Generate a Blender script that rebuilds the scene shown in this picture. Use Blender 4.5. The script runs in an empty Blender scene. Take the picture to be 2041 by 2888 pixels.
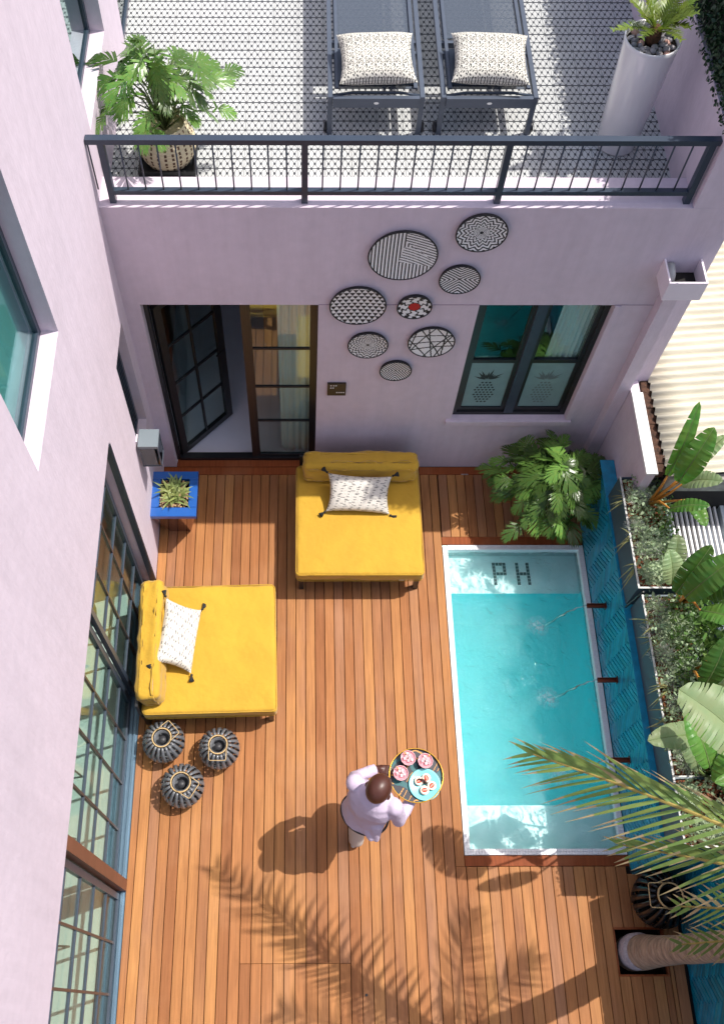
import bpy, bmesh, math, random
from mathutils import Vector, Matrix, Euler
random.seed(7)
sc = bpy.context.scene
COL = sc.collection
# ------------------------------------------------------------------ camera, light, exposure
cd = bpy.data.cameras.new('camera'); cam = bpy.data.objects.new('camera', cd); COL.objects.link(cam)
cam.location = (1.4084, -4.9932, 8.6896)
cam.rotation_euler = (math.radians(27.0587), math.radians(-0.3408), math.radians(-0.2062))
cd.sensor_fit = 'VERTICAL'; cd.sensor_height = 24; cd.lens = 24*2756.0/2888.0
cd.shift_x = 0.0518; cd.shift_y = 0.0028; cd.clip_start = 0.1; cd.clip_end = 300
sc.camera = cam
SUN = Vector((-0.51, -0.165, -1.0)).normalized()
W = bpy.data.worlds.new('World'); sc.world = W; W.use_nodes = True
nt = W.node_tree; nt.nodes.clear()
sky = nt.nodes.new('ShaderNodeTexSky'); sky.sky_type = 'NISHITA'; sky.sun_disc = False
sky.sun_elevation = math.radians(61.8); sky.sun_rotation = math.radians(72); sky.ozone_density = 1.0; sky.dust_density = 3.5; sky.air_density = 1.0
bg = nt.nodes.new('ShaderNodeBackground'); bg.inputs[1].default_value = 0.15
wo = nt.nodes.new('ShaderNodeOutputWorld')
nt.links.new(sky.outputs[0], bg.inputs[0]); nt.links.new(bg.outputs[0], wo.inputs[0])
sd = bpy.data.lights.new('sun', 'SUN'); sd.energy = 4.0; sd.angle = math.radians(0.45); sd.color = (1.0, 0.955, 0.89)
so = bpy.data.objects.new('sun', sd); COL.objects.link(so); so.location = (6, 2, 12)
so.rotation_euler = SUN.to_track_quat('-Z', 'Y').to_euler()
sc.view_settings.view_transform = 'Standard'; sc.view_settings.look = 'None'
sc.view_settings.exposure = 0.36; sc.view_settings.gamma = 1.0
sc.render.engine = 'CYCLES'
try:
    sc.cycles.max_bounces = 14; sc.cycles.volume_bounces = 10; sc.cycles.transparent_max_bounces = 24; sc.cycles.diffuse_bounces = 4
    sc.cycles.glossy_bounces = 4; sc.cycles.transmission_bounces = 6; sc.cycles.sample_clamp_indirect = 4.0
except Exception: pass

# ------------------------------------------------------------------ materials
def srgb(r, g, b):
    f = lambda c: ((c/255+0.055)/1.055)**2.4 if c > 10 else c/255/12.92
    return (f(r), f(g), f(b))
MATS = {}
def M(name, col, rough=.6, metal=0., var=0., vs=4., bump=0., bs=60., coat=0., trans=0., spec=None, stretch=None, rnd=0., sheen=0., alpha=None, vs2=None):
    m = bpy.data.materials.new(name); m.use_nodes = True; n = m.node_tree; N = n.nodes; L = n.links
    p = N['Principled BSDF']; p.inputs['Roughness'].default_value = rough; p.inputs['Metallic'].default_value = metal
    p.inputs['Coat Weight'].default_value = coat; p.inputs['Transmission Weight'].default_value = trans
    if spec is not None: p.inputs['Specular IOR Level'].default_value = spec
    if sheen: p.inputs['Sheen Weight'].default_value = sheen
    if alpha is not None: p.inputs['Alpha'].default_value = alpha
    tc = N.new('ShaderNodeTexCoord'); mp = N.new('ShaderNodeMapping'); L.new(tc.outputs['Object'], mp.inputs[0])
    if stretch: mp.inputs['Scale'].default_value = stretch
    src = None
    if var > 0:
        t = N.new('ShaderNodeTexNoise'); t.inputs['Scale'].default_value = vs; t.inputs['Detail'].default_value = 6; t.inputs['Roughness'].default_value = .62
        L.new(mp.outputs[0], t.inputs['Vector'])
        r = N.new('ShaderNodeValToRGB'); e = r.color_ramp.elements
        e[0].position = .3; e[1].position = .7
        e[0].color = (*[c*(1-var) for c in col[:3]], 1); e[1].color = (*[min(1, c*(1+var)) for c in col[:3]], 1)
        L.new(t.outputs[0], r.inputs[0]); src = r.outputs[0]
    if rnd > 0:
        oi = N.new('ShaderNodeObjectInfo'); hs = N.new('ShaderNodeHueSaturation')
        mr = N.new('ShaderNodeMapRange'); mr.inputs['To Min'].default_value = 1-rnd; mr.inputs['To Max'].default_value = 1+rnd
        L.new(oi.outputs['Random'], mr.inputs[0]); L.new(mr.outputs[0], hs.inputs['Value'])
        mh = N.new('ShaderNodeMapRange'); mh.inputs['To Min'].default_value = .5-rnd*.05; mh.inputs['To Max'].default_value = .5+rnd*.05
        ml = N.new('ShaderNodeMath'); ml.operation = 'MULTIPLY'; ml.inputs[1].default_value = 7.13
        mf = N.new('ShaderNodeMath'); mf.operation = 'FRACT'
        L.new(oi.outputs['Random'], ml.inputs[0]); L.new(ml.outputs[0], mf.inputs[0]); L.new(mf.outputs[0], mh.inputs[0]); L.new(mh.outputs[0], hs.inputs['Hue'])
        if src: L.new(src, hs.inputs['Color'])
        else: hs.inputs['Color'].default_value = (*col[:3], 1)
        src = hs.outputs[0]
    if src: L.new(src, p.inputs['Base Color'])
    else: p.inputs['Base Color'].default_value = (*col[:3], 1)
    if bump > 0:
        t2 = N.new('ShaderNodeTexNoise'); t2.inputs['Scale'].default_value = bs; t2.inputs['Detail'].default_value = 4
        L.new(mp.outputs[0], t2.inputs['Vector'])
        b = N.new('ShaderNodeBump'); b.inputs['Strength'].default_value = min(1, bump); b.inputs['Distance'].default_value = .01*max(1, bump)
        L.new(t2.outputs[0], b.inputs['Height']); L.new(b.outputs[0], p.inputs['Normal'])
    MATS[name] = m
    return m

lilac = srgb(204, 190, 202)
m_wall = M('lilac_stucco', lilac, .85, var=.05, vs=1.6, bump=.25, bs=35, stretch=(1, 1, .55))
def streaks(m, lo=.90):
    n = m.node_tree; N = n.nodes; L = n.links; p = N['Principled BSDF']; src = p.inputs['Base Color'].links[0].from_socket
    tc = N.new('ShaderNodeTexCoord'); mp = N.new('ShaderNodeMapping'); mp.inputs['Scale'].default_value = (7, 7, .45); L.new(tc.outputs['Object'], mp.inputs[0])
    t = N.new('ShaderNodeTexNoise'); t.inputs['Scale'].default_value = 1.3; t.inputs['Detail'].default_value = 7; t.inputs['Roughness'].default_value = .7; L.new(mp.outputs[0], t.inputs['Vector'])
    r = N.new('ShaderNodeMapRange'); r.inputs['From Min'].default_value = .34; r.inputs['From Max'].default_value = .60; r.inputs['To Min'].default_value = lo; r.inputs['To Max'].default_value = 1.02; L.new(t.outputs[0], r.inputs[0])
    t2 = N.new('ShaderNodeTexNoise'); t2.inputs['Scale'].default_value = 11; t2.inputs['Detail'].default_value = 9; L.new(tc.outputs['Object'], t2.inputs['Vector'])
    r2 = N.new('ShaderNodeMapRange'); r2.inputs['From Min'].default_value = .3; r2.inputs['From Max'].default_value = .7; r2.inputs['To Min'].default_value = .96; r2.inputs['To Max'].default_value = 1.03; L.new(t2.outputs[0], r2.inputs[0])
    mu = N.new('ShaderNodeMath'); mu.operation = 'MULTIPLY'; L.new(r.outputs[0], mu.inputs[0]); L.new(r2.outputs[0], mu.inputs[1])
    h = N.new('ShaderNodeHueSaturation'); L.new(src, h.inputs['Color']); L.new(mu.outputs[0], h.inputs['Value']); L.new(h.outputs[0], p.inputs['Base Color'])
streaks(m_wall, .955)
m_wallwhite = M('pale_lilac_paint', srgb(226, 216, 224), .6, var=.03, bump=.1)
m_white = M('white_paint', (.75, .74, .74), .5, var=.04, vs=6, bump=.05)
m_black = M('black_metal', (.012, .013, .016), .38, var=.2, vs=20)
m_navy = M('blue_grey_metal', srgb(52, 62, 76), .38, var=.1, vs=10)
m_track = M('track_metal', srgb(92, 116, 134), .35, metal=.4, var=.15, vs=8, stretch=(1, .2, 1))
m_dark = M('dark_void', (.012, .010, .009), .9, var=.3, vs=8)
m_soil = M('dark_soil', (.02, .013, .009), .95, var=.6, vs=30, bump=.8, bs=40)
m_chair = M('lounger_metal', srgb(74, 82, 95), .4, var=.06, vs=10)

def wood_mat(name, tones, dark=1.0):
    m = bpy.data.materials.new(name); m.use_nodes = True; n = m.node_tree; N = n.nodes; L = n.links
    p = N['Principled BSDF']; p.inputs['Roughness'].default_value = .6; p.inputs['Specular IOR Level'].default_value = .14
    tc = N.new('ShaderNodeTexCoord'); oi = N.new('ShaderNodeObjectInfo')
    ml = N.new('ShaderNodeMath'); ml.operation = 'MULTIPLY'; ml.inputs[1].default_value = 57.0; L.new(oi.outputs['Random'], ml.inputs[0])
    cb = N.new('ShaderNodeCombineXYZ'); L.new(ml.outputs[0], cb.inputs[2]); L.new(ml.outputs[0], cb.inputs[1])
    ad = N.new('ShaderNodeVectorMath'); ad.operation = 'ADD'; L.new(tc.outputs['Object'], ad.inputs[0]); L.new(cb.outputs[0], ad.inputs[1])
    mp = N.new('ShaderNodeMapping'); mp.inputs['Scale'].default_value = (38, 1.6, 20); L.new(ad.outputs[0], mp.inputs[0])
    g = N.new('ShaderNodeTexNoise'); g.inputs['Scale'].default_value = 1.5; g.inputs['Detail'].default_value = 8; g.inputs['Roughness'].default_value = .65; g.inputs['Distortion'].default_value = .6
    L.new(mp.outputs[0], g.inputs['Vector'])
    cr = N.new('ShaderNodeValToRGB'); cr.color_ramp.interpolation = 'LINEAR'
    for i, t in enumerate(tones):
        e = cr.color_ramp.elements[0] if i == 0 else cr.color_ramp.elements.new(i/(len(tones)-1)) if i < len(tones)-1 else cr.color_ramp.elements[-1]
        e.color = (*[c*dark for c in srgb(*t)], 1)
    # long, slow drift of tone along every board
    mp2 = N.new('ShaderNodeMapping'); mp2.inputs['Scale'].default_value = (3, .8, 1); L.new(ad.outputs[0], mp2.inputs[0])
    g2 = N.new('ShaderNodeTexNoise'); g2.inputs['Scale'].default_value = 1.2; g2.inputs['Detail'].default_value = 3; L.new(mp2.outputs[0], g2.inputs['Vector'])
    mx = N.new('ShaderNodeMath'); mx.operation = 'MULTIPLY_ADD'; mx.inputs[1].default_value = .34; L.new(g2.outputs[0], mx.inputs[0])
    sb = N.new('ShaderNodeMath'); sb.operation = 'SUBTRACT'; sb.inputs[1].default_value = .17; L.new(oi.outputs['Random'], sb.inputs[0]); L.new(sb.outputs[0], mx.inputs[2])
    L.new(mx.outputs[0], cr.inputs[0])
    gr = N.new('ShaderNodeMapRange'); gr.inputs['From Min'].default_value = .3; gr.inputs['From Max'].default_value = .7; gr.inputs['To Min'].default_value = .74; gr.inputs['To Max'].default_value = 1.16
    L.new(g.outputs[0], gr.inputs[0])
    hs = N.new('ShaderNodeHueSaturation'); L.new(cr.outputs[0], hs.inputs['Color']); L.new(gr.outputs[0], hs.inputs['Value'])
    # pale weathering patches
    g3 = N.new('ShaderNodeTexNoise'); g3.inputs['Scale'].default_value = 2.1; g3.inputs['Detail'].default_value = 7; L.new(tc.outputs['Object'], g3.inputs['Vector'])
    r3 = N.new('ShaderNodeMapRange'); r3.inputs['From Min'].default_value = .52; r3.inputs['From Max'].default_value = .8; r3.inputs['To Max'].default_value = .3; L.new(g3.outputs[0], r3.inputs[0])
    mix = N.new('ShaderNodeMixRGB'); mix.inputs[2].default_value = (*srgb(176, 132, 98), 1); L.new(r3.outputs[0], mix.inputs[0]); L.new(hs.outputs[0], mix.inputs[1])
    # screw-sized dark specks
    L.new(mix.outputs[0], p.inputs['Base Color'])
    b = N.new('ShaderNodeBump'); b.inputs['Strength'].default_value = .35; b.inputs['Distance'].default_value = .002; L.new(g.outputs[0], b.inputs['Height']); L.new(b.outputs[0], p.inputs['Normal'])
    return m
m_wood = wood_mat('deck_hardwood', [(142, 92, 58), (166, 112, 70), (152, 100, 62), (172, 120, 74), (146, 98, 66), (176, 124, 76), (158, 106, 66), (152, 108, 80), (172, 120, 74)])
m_woodred = wood_mat('red_hardwood', [(138, 72, 40), (156, 84, 46), (148, 78, 44)], .9)

def glass_mat(name, tint, refl=(.9, .95, .95), base=.08, power=1.0, rough=.01, metal=None):
    m = bpy.data.materials.new(name); m.use_nodes = True; n = m.node_tree; N = n.nodes; L = n.links; N.clear()
    o = N.new('ShaderNodeOutputMaterial'); t = N.new('ShaderNodeBsdfTransparent'); t.inputs[0].default_value = (*tint, 1)
    g = N.new('ShaderNodeBsdfGlossy'); g.inputs['Roughness'].default_value = rough; g.inputs['Color'].default_value = (*refl, 1)
    f = N.new('ShaderNodeFresnel'); f.inputs[0].default_value = 1.5
    a = N.new('ShaderNodeMath'); a.operation = 'MULTIPLY_ADD'; a.inputs[1].default_value = power; a.inputs[2].default_value = base; a.use_clamp = True
    L.new(f.outputs[0], a.inputs[0])
    mx = N.new('ShaderNodeMixShader'); L.new(a.outputs[0], mx.inputs[0]); L.new(t.outputs[0], mx.inputs[1]); L.new(g.outputs[0], mx.inputs[2]); L.new(mx.outputs[0], o.inputs[0])
    return m
m_glass = glass_mat('clear_glass', (.86, .93, .92), base=.04)
m_glassroom = glass_mat('door_glass', (.84, .92, .90), base=.02, power=.26)
m_glassteal = glass_mat('teal_solar_glass', (.88, .96, .96), refl=(.6, .8, .8), base=.02, power=.4)
m_tealmirror = M('teal_mirror_glass', srgb(104, 150, 148), .04, metal=1.0)
m_glassdark = glass_mat('teal_window_glass', (.66, .82, .82), refl=(.4, .6, .6), base=.10)
m_frost = M('frosted_glass', srgb(118, 148, 148), .35, var=.08, vs=9, bump=.1, spec=.6)

# ------------------------------------------------------------------ mesh builder
class MB:
    def __init__(s): s.v = []; s.f = []; s.m = []
    def add(s, vs, fs, mi=0):
        o = len(s.v); s.v += [tuple(v) for v in vs]; s.f += [tuple(i+o for i in f) for f in fs]; s.m += [mi]*len(fs); return s
    def box(s, x0, x1, y0, y1, z0, z1, mi=0):
        return s.add([(x0,y0,z0),(x1,y0,z0),(x1,y1,z0),(x0,y1,z0),(x0,y0,z1),(x1,y0,z1),(x1,y1,z1),(x0,y1,z1)],
                     [(0,3,2,1),(4,5,6,7),(0,1,5,4),(1,2,6,5),(2,3,7,6),(3,0,4,7)], mi)
    def cbox(s, x0, x1, y0, y1, z0, z1, c=.004, mi=0):      # box with chamfered top edges
        return s.add([(x0,y0,z0),(x1,y0,z0),(x1,y1,z0),(x0,y1,z0),(x0,y0,z1-c),(x1,y0,z1-c),(x1,y1,z1-c),(x0,y1,z1-c),
                      (x0+c,y0+c,z1),(x1-c,y0+c,z1),(x1-c,y1-c,z1),(x0+c,y1-c,z1)],
                     [(0,3,2,1),(0,1,5,4),(1,2,6,5),(2,3,7,6),(3,0,4,7),(4,5,9,8),(5,6,10,9),(6,7,11,10),(7,4,8,11),(8,9,10,11)], mi)
    def bar(s, a, b, w, h=None, up=(0, 0, 1), mi=0):
        h = h or w; a = Vector(a); b = Vector(b); d = (b-a).normalized(); u = Vector(up)
        if abs(d.dot(u)) > .95: u = Vector((0, 1, 0))
        r = d.cross(u).normalized(); u = r.cross(d).normalized()
        vs = []
        for p in (a, b):
            for i, j in ((-1,-1),(1,-1),(1,1),(-1,1)): vs.append(p + r*(i*w/2) + u*(j*h/2))
        return s.add(vs, [(0,3,2,1),(4,5,6,7),(0,1,5,4),(1,2,6,5),(2,3,7,6),(3,0,4,7)], mi)
    def tube(s, pts, r, n=8, mi=0, caps=True):
        pts = [Vector(p) for p in pts]; rs = r if isinstance(r, (list, tuple)) else [r]*len(pts); vs = []; prev = None
        for i, p in enumerate(pts):
            d = (pts[min(i+1, len(pts)-1)] - pts[max(i-1, 0)])
            d = d.normalized() if d.length > 1e-9 else Vector((0, 0, 1))
            if prev is None: u = d.orthogonal().normalized()
            else:
                u = prev - d*prev.dot(d); u = u.normalized() if u.length > 1e-6 else d.orthogonal().normalized()
            prev = u; w = d.cross(u)
            for k in range(n):
                a = 2*math.pi*k/n; vs.append(p + (u*math.cos(a) + w*math.sin(a))*rs[i])
        fs = [(i*n+k, i*n+(k+1) % n, (i+1)*n+(k+1) % n, (i+1)*n+k) for i in range(len(pts)-1) for k in range(n)]
        if caps: fs += [tuple(range(n-1, -1, -1)), tuple((len(pts)-1)*n+k for k in range(n))]
        return s.add(vs, fs, mi)
    def ring(s, c, R, r, n=32, m=8, ax=(0, 0, 1), mi=0):
        q = Vector(ax).normalized().to_track_quat('Z', 'Y'); c = Vector(c); vs = []
        for i in range(n):
            a = 2*math.pi*i/n
            for j in range(m):
                b = 2*math.pi*j/m; vs.append(c + q @ Vector(((R+r*math.cos(b))*math.cos(a), (R+r*math.cos(b))*math.sin(a), r*math.sin(b))))
        return s.add(vs, [(i*m+j, ((i+1) % n)*m+j, ((i+1) % n)*m+(j+1) % m, i*m+(j+1) % m) for i in range(n) for j in range(m)], mi)
    def lathe(s, prof, c=(0, 0, 0), n=32, mi=0, mf=None, caps=True):
        cx, cy, cz = c; vs = []
        for r, z in prof:
            for k in range(n): a = 2*math.pi*k/n; vs.append((cx+r*math.cos(a), cy+r*math.sin(a), cz+z))
        fs = []
        o = len(s.v); s.v += vs
        for i in range(len(prof)-1):
            for k in range(n):
                s.f.append((o+i*n+k, o+i*n+(k+1) % n, o+(i+1)*n+(k+1) % n, o+(i+1)*n+k)); s.m.append(mf(i, k) if mf else mi)
        for i, rev in ((0, True), (len(prof)-1, False)):
            nb_ = prof[1] if i == 0 else prof[-2]
            if caps and prof[i][0] > 1e-4 and abs(nb_[1]-prof[i][1]) > 1e-6:
                t = [o+i*n+k for k in range(n)]; s.f.append(tuple(reversed(t)) if rev else tuple(t)); s.m.append(mi)
        return s
    def ell(s, c, r, n=16, m=10, R=None, mi=0, jit=0):
        c = Vector(c); vs = []
        for i in range(m+1):
            th = math.pi*i/m
            for k in range(n):
                a = 2*math.pi*k/n; j = 1+random.uniform(-jit, jit)
                v = Vector((r[0]*math.sin(th)*math.cos(a)*j, r[1]*math.sin(th)*math.sin(a)*j, r[2]*math.cos(th)*j))
                vs.append(c + (R @ v if R else v))
        return s.add(vs, [(i*n+k, (i+1)*n+k, (i+1)*n+(k+1) % n, i*n+(k+1) % n) for i in range(m) for k in range(n)], mi)
    def cap(s, a, b, r0, r1, n=14):                        # capsule, tapered
        a = Vector(a); b = Vector(b); d = (b-a); Lh = d.length; d = d.normalized(); pts = []; rs = []
        for i in range(5): t = math.pi/2*(i/4); pts.append(a-d*r0*math.cos(t)); rs.append(max(1e-4, r0*math.sin(t)))
        for i in range(1, 5): pts.append(a+d*Lh*i/5); rs.append(r0+(r1-r0)*i/5)
        for i in range(5): t = math.pi/2*(i/4); pts.append(b+d*r1*math.sin(t)); rs.append(max(1e-4, r1*math.cos(t)))
        return s.tube(pts, rs, n)
    def mesh(s, name, mats, smooth=False):
        me = bpy.data.meshes.new(name); me.from_pydata(s.v, [], s.f)
        for m in (mats if isinstance(mats, (list, tuple)) else [mats]): me.materials.append(m)
        if any(s.m): me.polygons.foreach_set('material_index', s.m)
        if smooth: me.polygons.foreach_set('use_smooth', [True]*len(me.polygons))
        me.update(); return me
    def build(s, name, mats, parent=None, smooth=False, **kw):
        return link(name, s.mesh(name, mats, smooth), parent, **kw)
def link(name, me, parent=None, loc=None, mat=None, **kw):
    o = bpy.data.objects.new(name, me); COL.objects.link(o)
    if parent: o.parent = parent
    if mat is not None: o.matrix_local = mat
    elif loc is not None: o.location = loc
    return props(o, **kw)
def props(o, label=None, cat=None, group=None, kind=None):
    if label: o['label'] = label
    if cat: o['category'] = cat
    if group: o['group'] = group
    if kind: o['kind'] = kind
    return o
def thing(name, loc=(0, 0, 0), rz=0, **kw):
    o = bpy.data.objects.new(name, None); o.empty_display_size = .1; COL.objects.link(o); o.location = loc; o.rotation_euler = (0, 0, rz)
    return props(o, **kw)
def copy_tree(o, parent=None):
    c = o.copy(); COL.objects.link(c); c.parent = parent
    for ch in list(o.children): copy_tree(ch, c)
    return c
def mod(o, t, **kw):
    m = o.modifiers.new(t.lower(), t)
    for k, v in kw.items(): setattr(m, k, v)
    return m
def clip_poly(poly, x0, x1, y0, y1):
    for ax, lim, sg in ((0, x0, 1), (0, x1, -1), (1, y0, 1), (1, y1, -1)):
        out = []
        for i in range(len(poly)):
            a, b = poly[i], poly[(i+1) % len(poly)]; da = (a[ax]-lim)*sg; db = (b[ax]-lim)*sg
            if da >= 0: out.append(a)
            if (da >= 0) != (db >= 0):
                t = da/(da-db); out.append((a[0]+(b[0]-a[0])*t, a[1]+(b[1]-a[1])*t))
        poly = out
        if len(poly) < 3: return []
    return poly
def wall_holes(us, zs, solid, f0, f1, axis):
    """wall slab made of cells; us x zs grid; solid(i,j); f0,f1 the two face positions; axis 'x' = slab faces +-x, 'y' = slab faces +-y"""
    mb = MB()
    P = (lambda d, u, z: (d, u, z)) if axis == 'x' else (lambda d, u, z: (u, d, z))
    S = lambda i, j: 0 <= i < len(us)-1 and 0 <= j < len(zs)-1 and solid(i, j)
    for i in range(len(us)-1):
        for j in range(len(zs)-1):
            if not S(i, j): continue
            u0, u1, z0, z1 = us[i], us[i+1], zs[j], zs[j+1]
            for d in (f0, f1): mb.add([P(d,u0,z0), P(d,u1,z0), P(d,u1,z1), P(d,u0,z1)], [(0,1,2,3)])
            if not S(i-1, j): mb.add([P(f0,u0,z0), P(f1,u0,z0), P(f1,u0,z1), P(f0,u0,z1)], [(0,1,2,3)])
            if not S(i+1, j): mb.add([P(f0,u1,z0), P(f1,u1,z0), P(f1,u1,z1), P(f0,u1,z1)], [(0,1,2,3)])
            if not S(i, j-1): mb.add([P(f0,u0,z0), P(f1,u0,z0), P(f1,u1,z0), P(f0,u1,z0)], [(0,1,2,3)])
            if not S(i, j+1): mb.add([P(f0,u0,z1), P(f1,u0,z1), P(f1,u1,z1), P(f0,u1,z1)], [(0,1,2,3)])
    return mb
def uniq(*a): return sorted(set(a))

# ================================================================== SETTING
MB().box(-40, 60, -40, 60, -1.72, -1.70).build('ground', M('ground_earth', (.06, .045, .035), .95, var=.4, vs=3, bump=.5), kind='structure')

# ---- the wooden deck, board by board
deck = thing('wood_deck', kind='structure')
PW = .09
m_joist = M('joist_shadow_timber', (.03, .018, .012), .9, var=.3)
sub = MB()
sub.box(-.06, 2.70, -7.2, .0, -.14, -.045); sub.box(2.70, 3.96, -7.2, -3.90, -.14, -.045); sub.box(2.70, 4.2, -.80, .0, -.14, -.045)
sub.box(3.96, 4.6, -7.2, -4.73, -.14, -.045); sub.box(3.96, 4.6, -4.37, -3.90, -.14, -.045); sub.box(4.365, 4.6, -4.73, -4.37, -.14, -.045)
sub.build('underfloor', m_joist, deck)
def plank(x0, x1, y0, y1, mat=m_wood, z=0.):
    dz = random.uniform(-.0012, .0012); g = .0028
    MB().cbox(x0+g, x1-g, y0+.001, y1-.001, -.044+z, z+dz, .0025).build('plank', mat, deck)
BOT = -7.2
plank(-.062, .0, BOT, -1.27)
for i in range(0, 50):
    x0, x1 = i*PW, (i+1)*PW
    top = -.095
    if i < 30:
        if 8 <= i <= 11 and i % 2: cuts = [top, BOT]
        elif 9 <= i < 18: cuts = [top, BOT]
        else: cuts = [top, BOT]
        if 10 <= i <= 19: cuts = [top, -4.63, BOT]
        for a, b in zip(cuts[:-1], cuts[1:]): plank(x0, x1, b, a)
    elif i == 30:
        plank(x0, 2.782, -3.89, top); plank(x0, 2.789, BOT, -3.89)
    else:
        if x1 < 4.3:
            if i >= 37 and x1 < 4.25: plank(x0, x1, -.42, top); plank(x0, x1, -.80, -.42)
            else: plank(x0, x1, -.80, top)
        t2 = -3.89
        if 44 <= i <= 47:
            plank(x0, x1, -4.37, t2 if x1 < 4.17 else -3.95); plank(x0, x1, BOT, -4.73)
        elif i == 48:
            plank(x0, 4.375, -4.37, -3.95); plank(x0, 4.375, BOT, -4.73); plank(4.375, x1, BOT, -3.95)
        elif i >= 48:
            plank(x0, min(x1, 4.515), BOT, -3.95)
        else: plank(x0, x1, BOT, t2)
for a in (( .0, 1.36), (1.36, 2.6), (2.6, 4.27)): plank(a[0], a[1], -.093, -.004, m_woodred)
plank(.13, 1.54, .0, .09, m_woodred)
plank(2.78, 4.165, -.885, -.80, m_woodred)                     # board above the pool
plank(2.78, 4.25, -3.888, -3.800, m_woodred)                   # board below the pool
for a in ((3.955, 4.375, -4.385, -4.365), (3.955, 4.375, -4.735, -4.717)): plank(*a, m_woodred, .004)
plank(3.955, 3.972, -4.717, -4.385, m_woodred, .004); plank(4.352, 4.375, -4.717, -4.385, m_woodred, .004)
MB().box(3.9, 4.45, -4.78, -4.32, -.5, -.3).build('tree_pit_soil', m_soil, kind='structure')
MB().lathe([(0, 0), (.011, 0), (.011, .001)], (1.92, -4.86, .0022), 12).build('drain_cap', m_black, label='small round black cap set in the deck boards near the palm shadow', cat='cap')
mm = MB(); mm.box(3.03, 3.10, -.098, -.088, .0015, .004); mm.build('deck_clip', M('steel', (.6, .6, .6), .3, metal=1), label='short steel clip on the deck edge board at the lilac back wall', cat='clip')

# ---- back wall with door and window opening, and the roof terrace on top
TH = 3.61
us = uniq(0., .13, 1.54, 2.812, 3.885, 4.47); zs = uniq(0., .90, 2.565, TH)
bw = thing('back_wall', label='shaded lilac stucco back wall under the terrace railing, with door and window openings', cat='wall')
def solid_b(i, j):
    uc = (us[i]+us[i+1])/2; zc = (zs[j]+zs[j+1])/2
    if .13 < uc < 1.54 and zc < 2.565: return False
    if 2.812 < uc < 3.885 and .90 < zc < 2.565: return False
    return True
w = wall_holes(us, zs, solid_b, 0., .29, 'y'); w.build('wall_face', m_wall, bw)
s = MB(); s.box(1.54, 2.812, -.0035, -.0004, 2.566, 2.5705); s.box(3.885, 4.19, -.0035, -.0004, 2.566, 2.5705); s.build('control_joint', M('joint_shadow_paint', srgb(160, 138, 152), .9), bw)
s = MB(); s.box(2.76, 3.94, -.032, -.001, .84, .895); s.build('window_sill', m_wall, bw)
MB().box(3.887, 3.935, -.012, -.0005, .90, 2.56).build('window_trim', m_wall, bw)
tb = MB(); tb.box(.001, 4.134, .291, 6, 3.2, 3.39); tb.build('terrace_slab', m_white, bw)

# ---- terrace floor: patterned cement tiles
tf = thing('terrace_floor', kind='structure')
m_tw = M('tile_white', (.47, .48, .47), .45, var=.07, vs=25, rnd=.05); m_tk = M('tile_black', (.018, .02, .026), .5)
m_grout = M('tile_grout', (.30, .30, .30), .9)
def tile_mesh(T=.1965, n=48):
    mb = MB(); h = T/2
    a = T/4.0
    for i in range(n):
        for j in range(n):
            x = (i+.5)/n*T-h; y = (j+.5)/n*T-h
            # triangular lattice, 4 cells per tile; nodes as dots, edges as thin tapering lines
            best = 9; lw = .0030
            row = round(y/(a)); blk = False
            for rr in (row-1, row, row+1):
                off = (rr % 2)*a/2; k = round((x-off)/a)
                for kk in (k-1, k, k+1):
                    nx, ny = kk*a+off, rr*a
                    d = math.hypot(x-nx, y-ny)
                    hub = (rr % 2 == 0 and kk % 2 == 0)
                    if d < (.0068 if not hub else .0078): blk = True
                    if d < a*.56:
                        ang = math.atan2(y-ny, x-nx)
                        for q in ((0, 63.43, 116.57, 180, -116.57, -63.43)):
                            dd = abs((ang-math.radians(q)+math.pi) % (2*math.pi)-math.pi)
                            horizontal = q in (0, 180)
                            if horizontal and rr % 2 == 1 and not hub: continue
                            if dd < 1.2 and d*math.sin(dd) < lw*(1.35-.7*d/(a*.56)): blk = True
            edge = h-max(abs(x), abs(y)) < T/n*.0
            X0, X1, Y0, Y1 = i/n*T-h, (i+1)/n*T-h, j/n*T-h, (j+1)/n*T-h
            mb.add([(X0,Y0,0),(X1,Y0,0),(X1,Y1,0),(X0,Y1,0)], [(0,1,2,3)], 1 if blk else 0)
    mb.add([(-h,-h,-.006),(h,-h,-.006),(h,h,-.006),(-h,h,-.006),(-h,-h,0),(h,-h,0),(h,h,0),(-h,h,0)], [(0,1,5,4),(1,2,6,5),(2,3,7,6),(3,0,4,7)], 0)
    return mb.mesh('tile', [m_tw, m_tk])
tm = tile_mesh()
for i in range(21):
    for j in range(12):
        x = .10+i*.2; y = .392+j*.2
        if x > 4.1: continue
        link('tile', tm, tf, loc=(x-.02, y, 3.402+random.uniform(-.0004, .0004)))
MB().box(.001, 4.134, .292, 6, 3.3905, 3.396).build('grout_bed', m_grout, tf)
MB().box(.001, 4.134, 2.70, 6, 3.398, 3.402).build('far_tiles', m_tw, tf)

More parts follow.
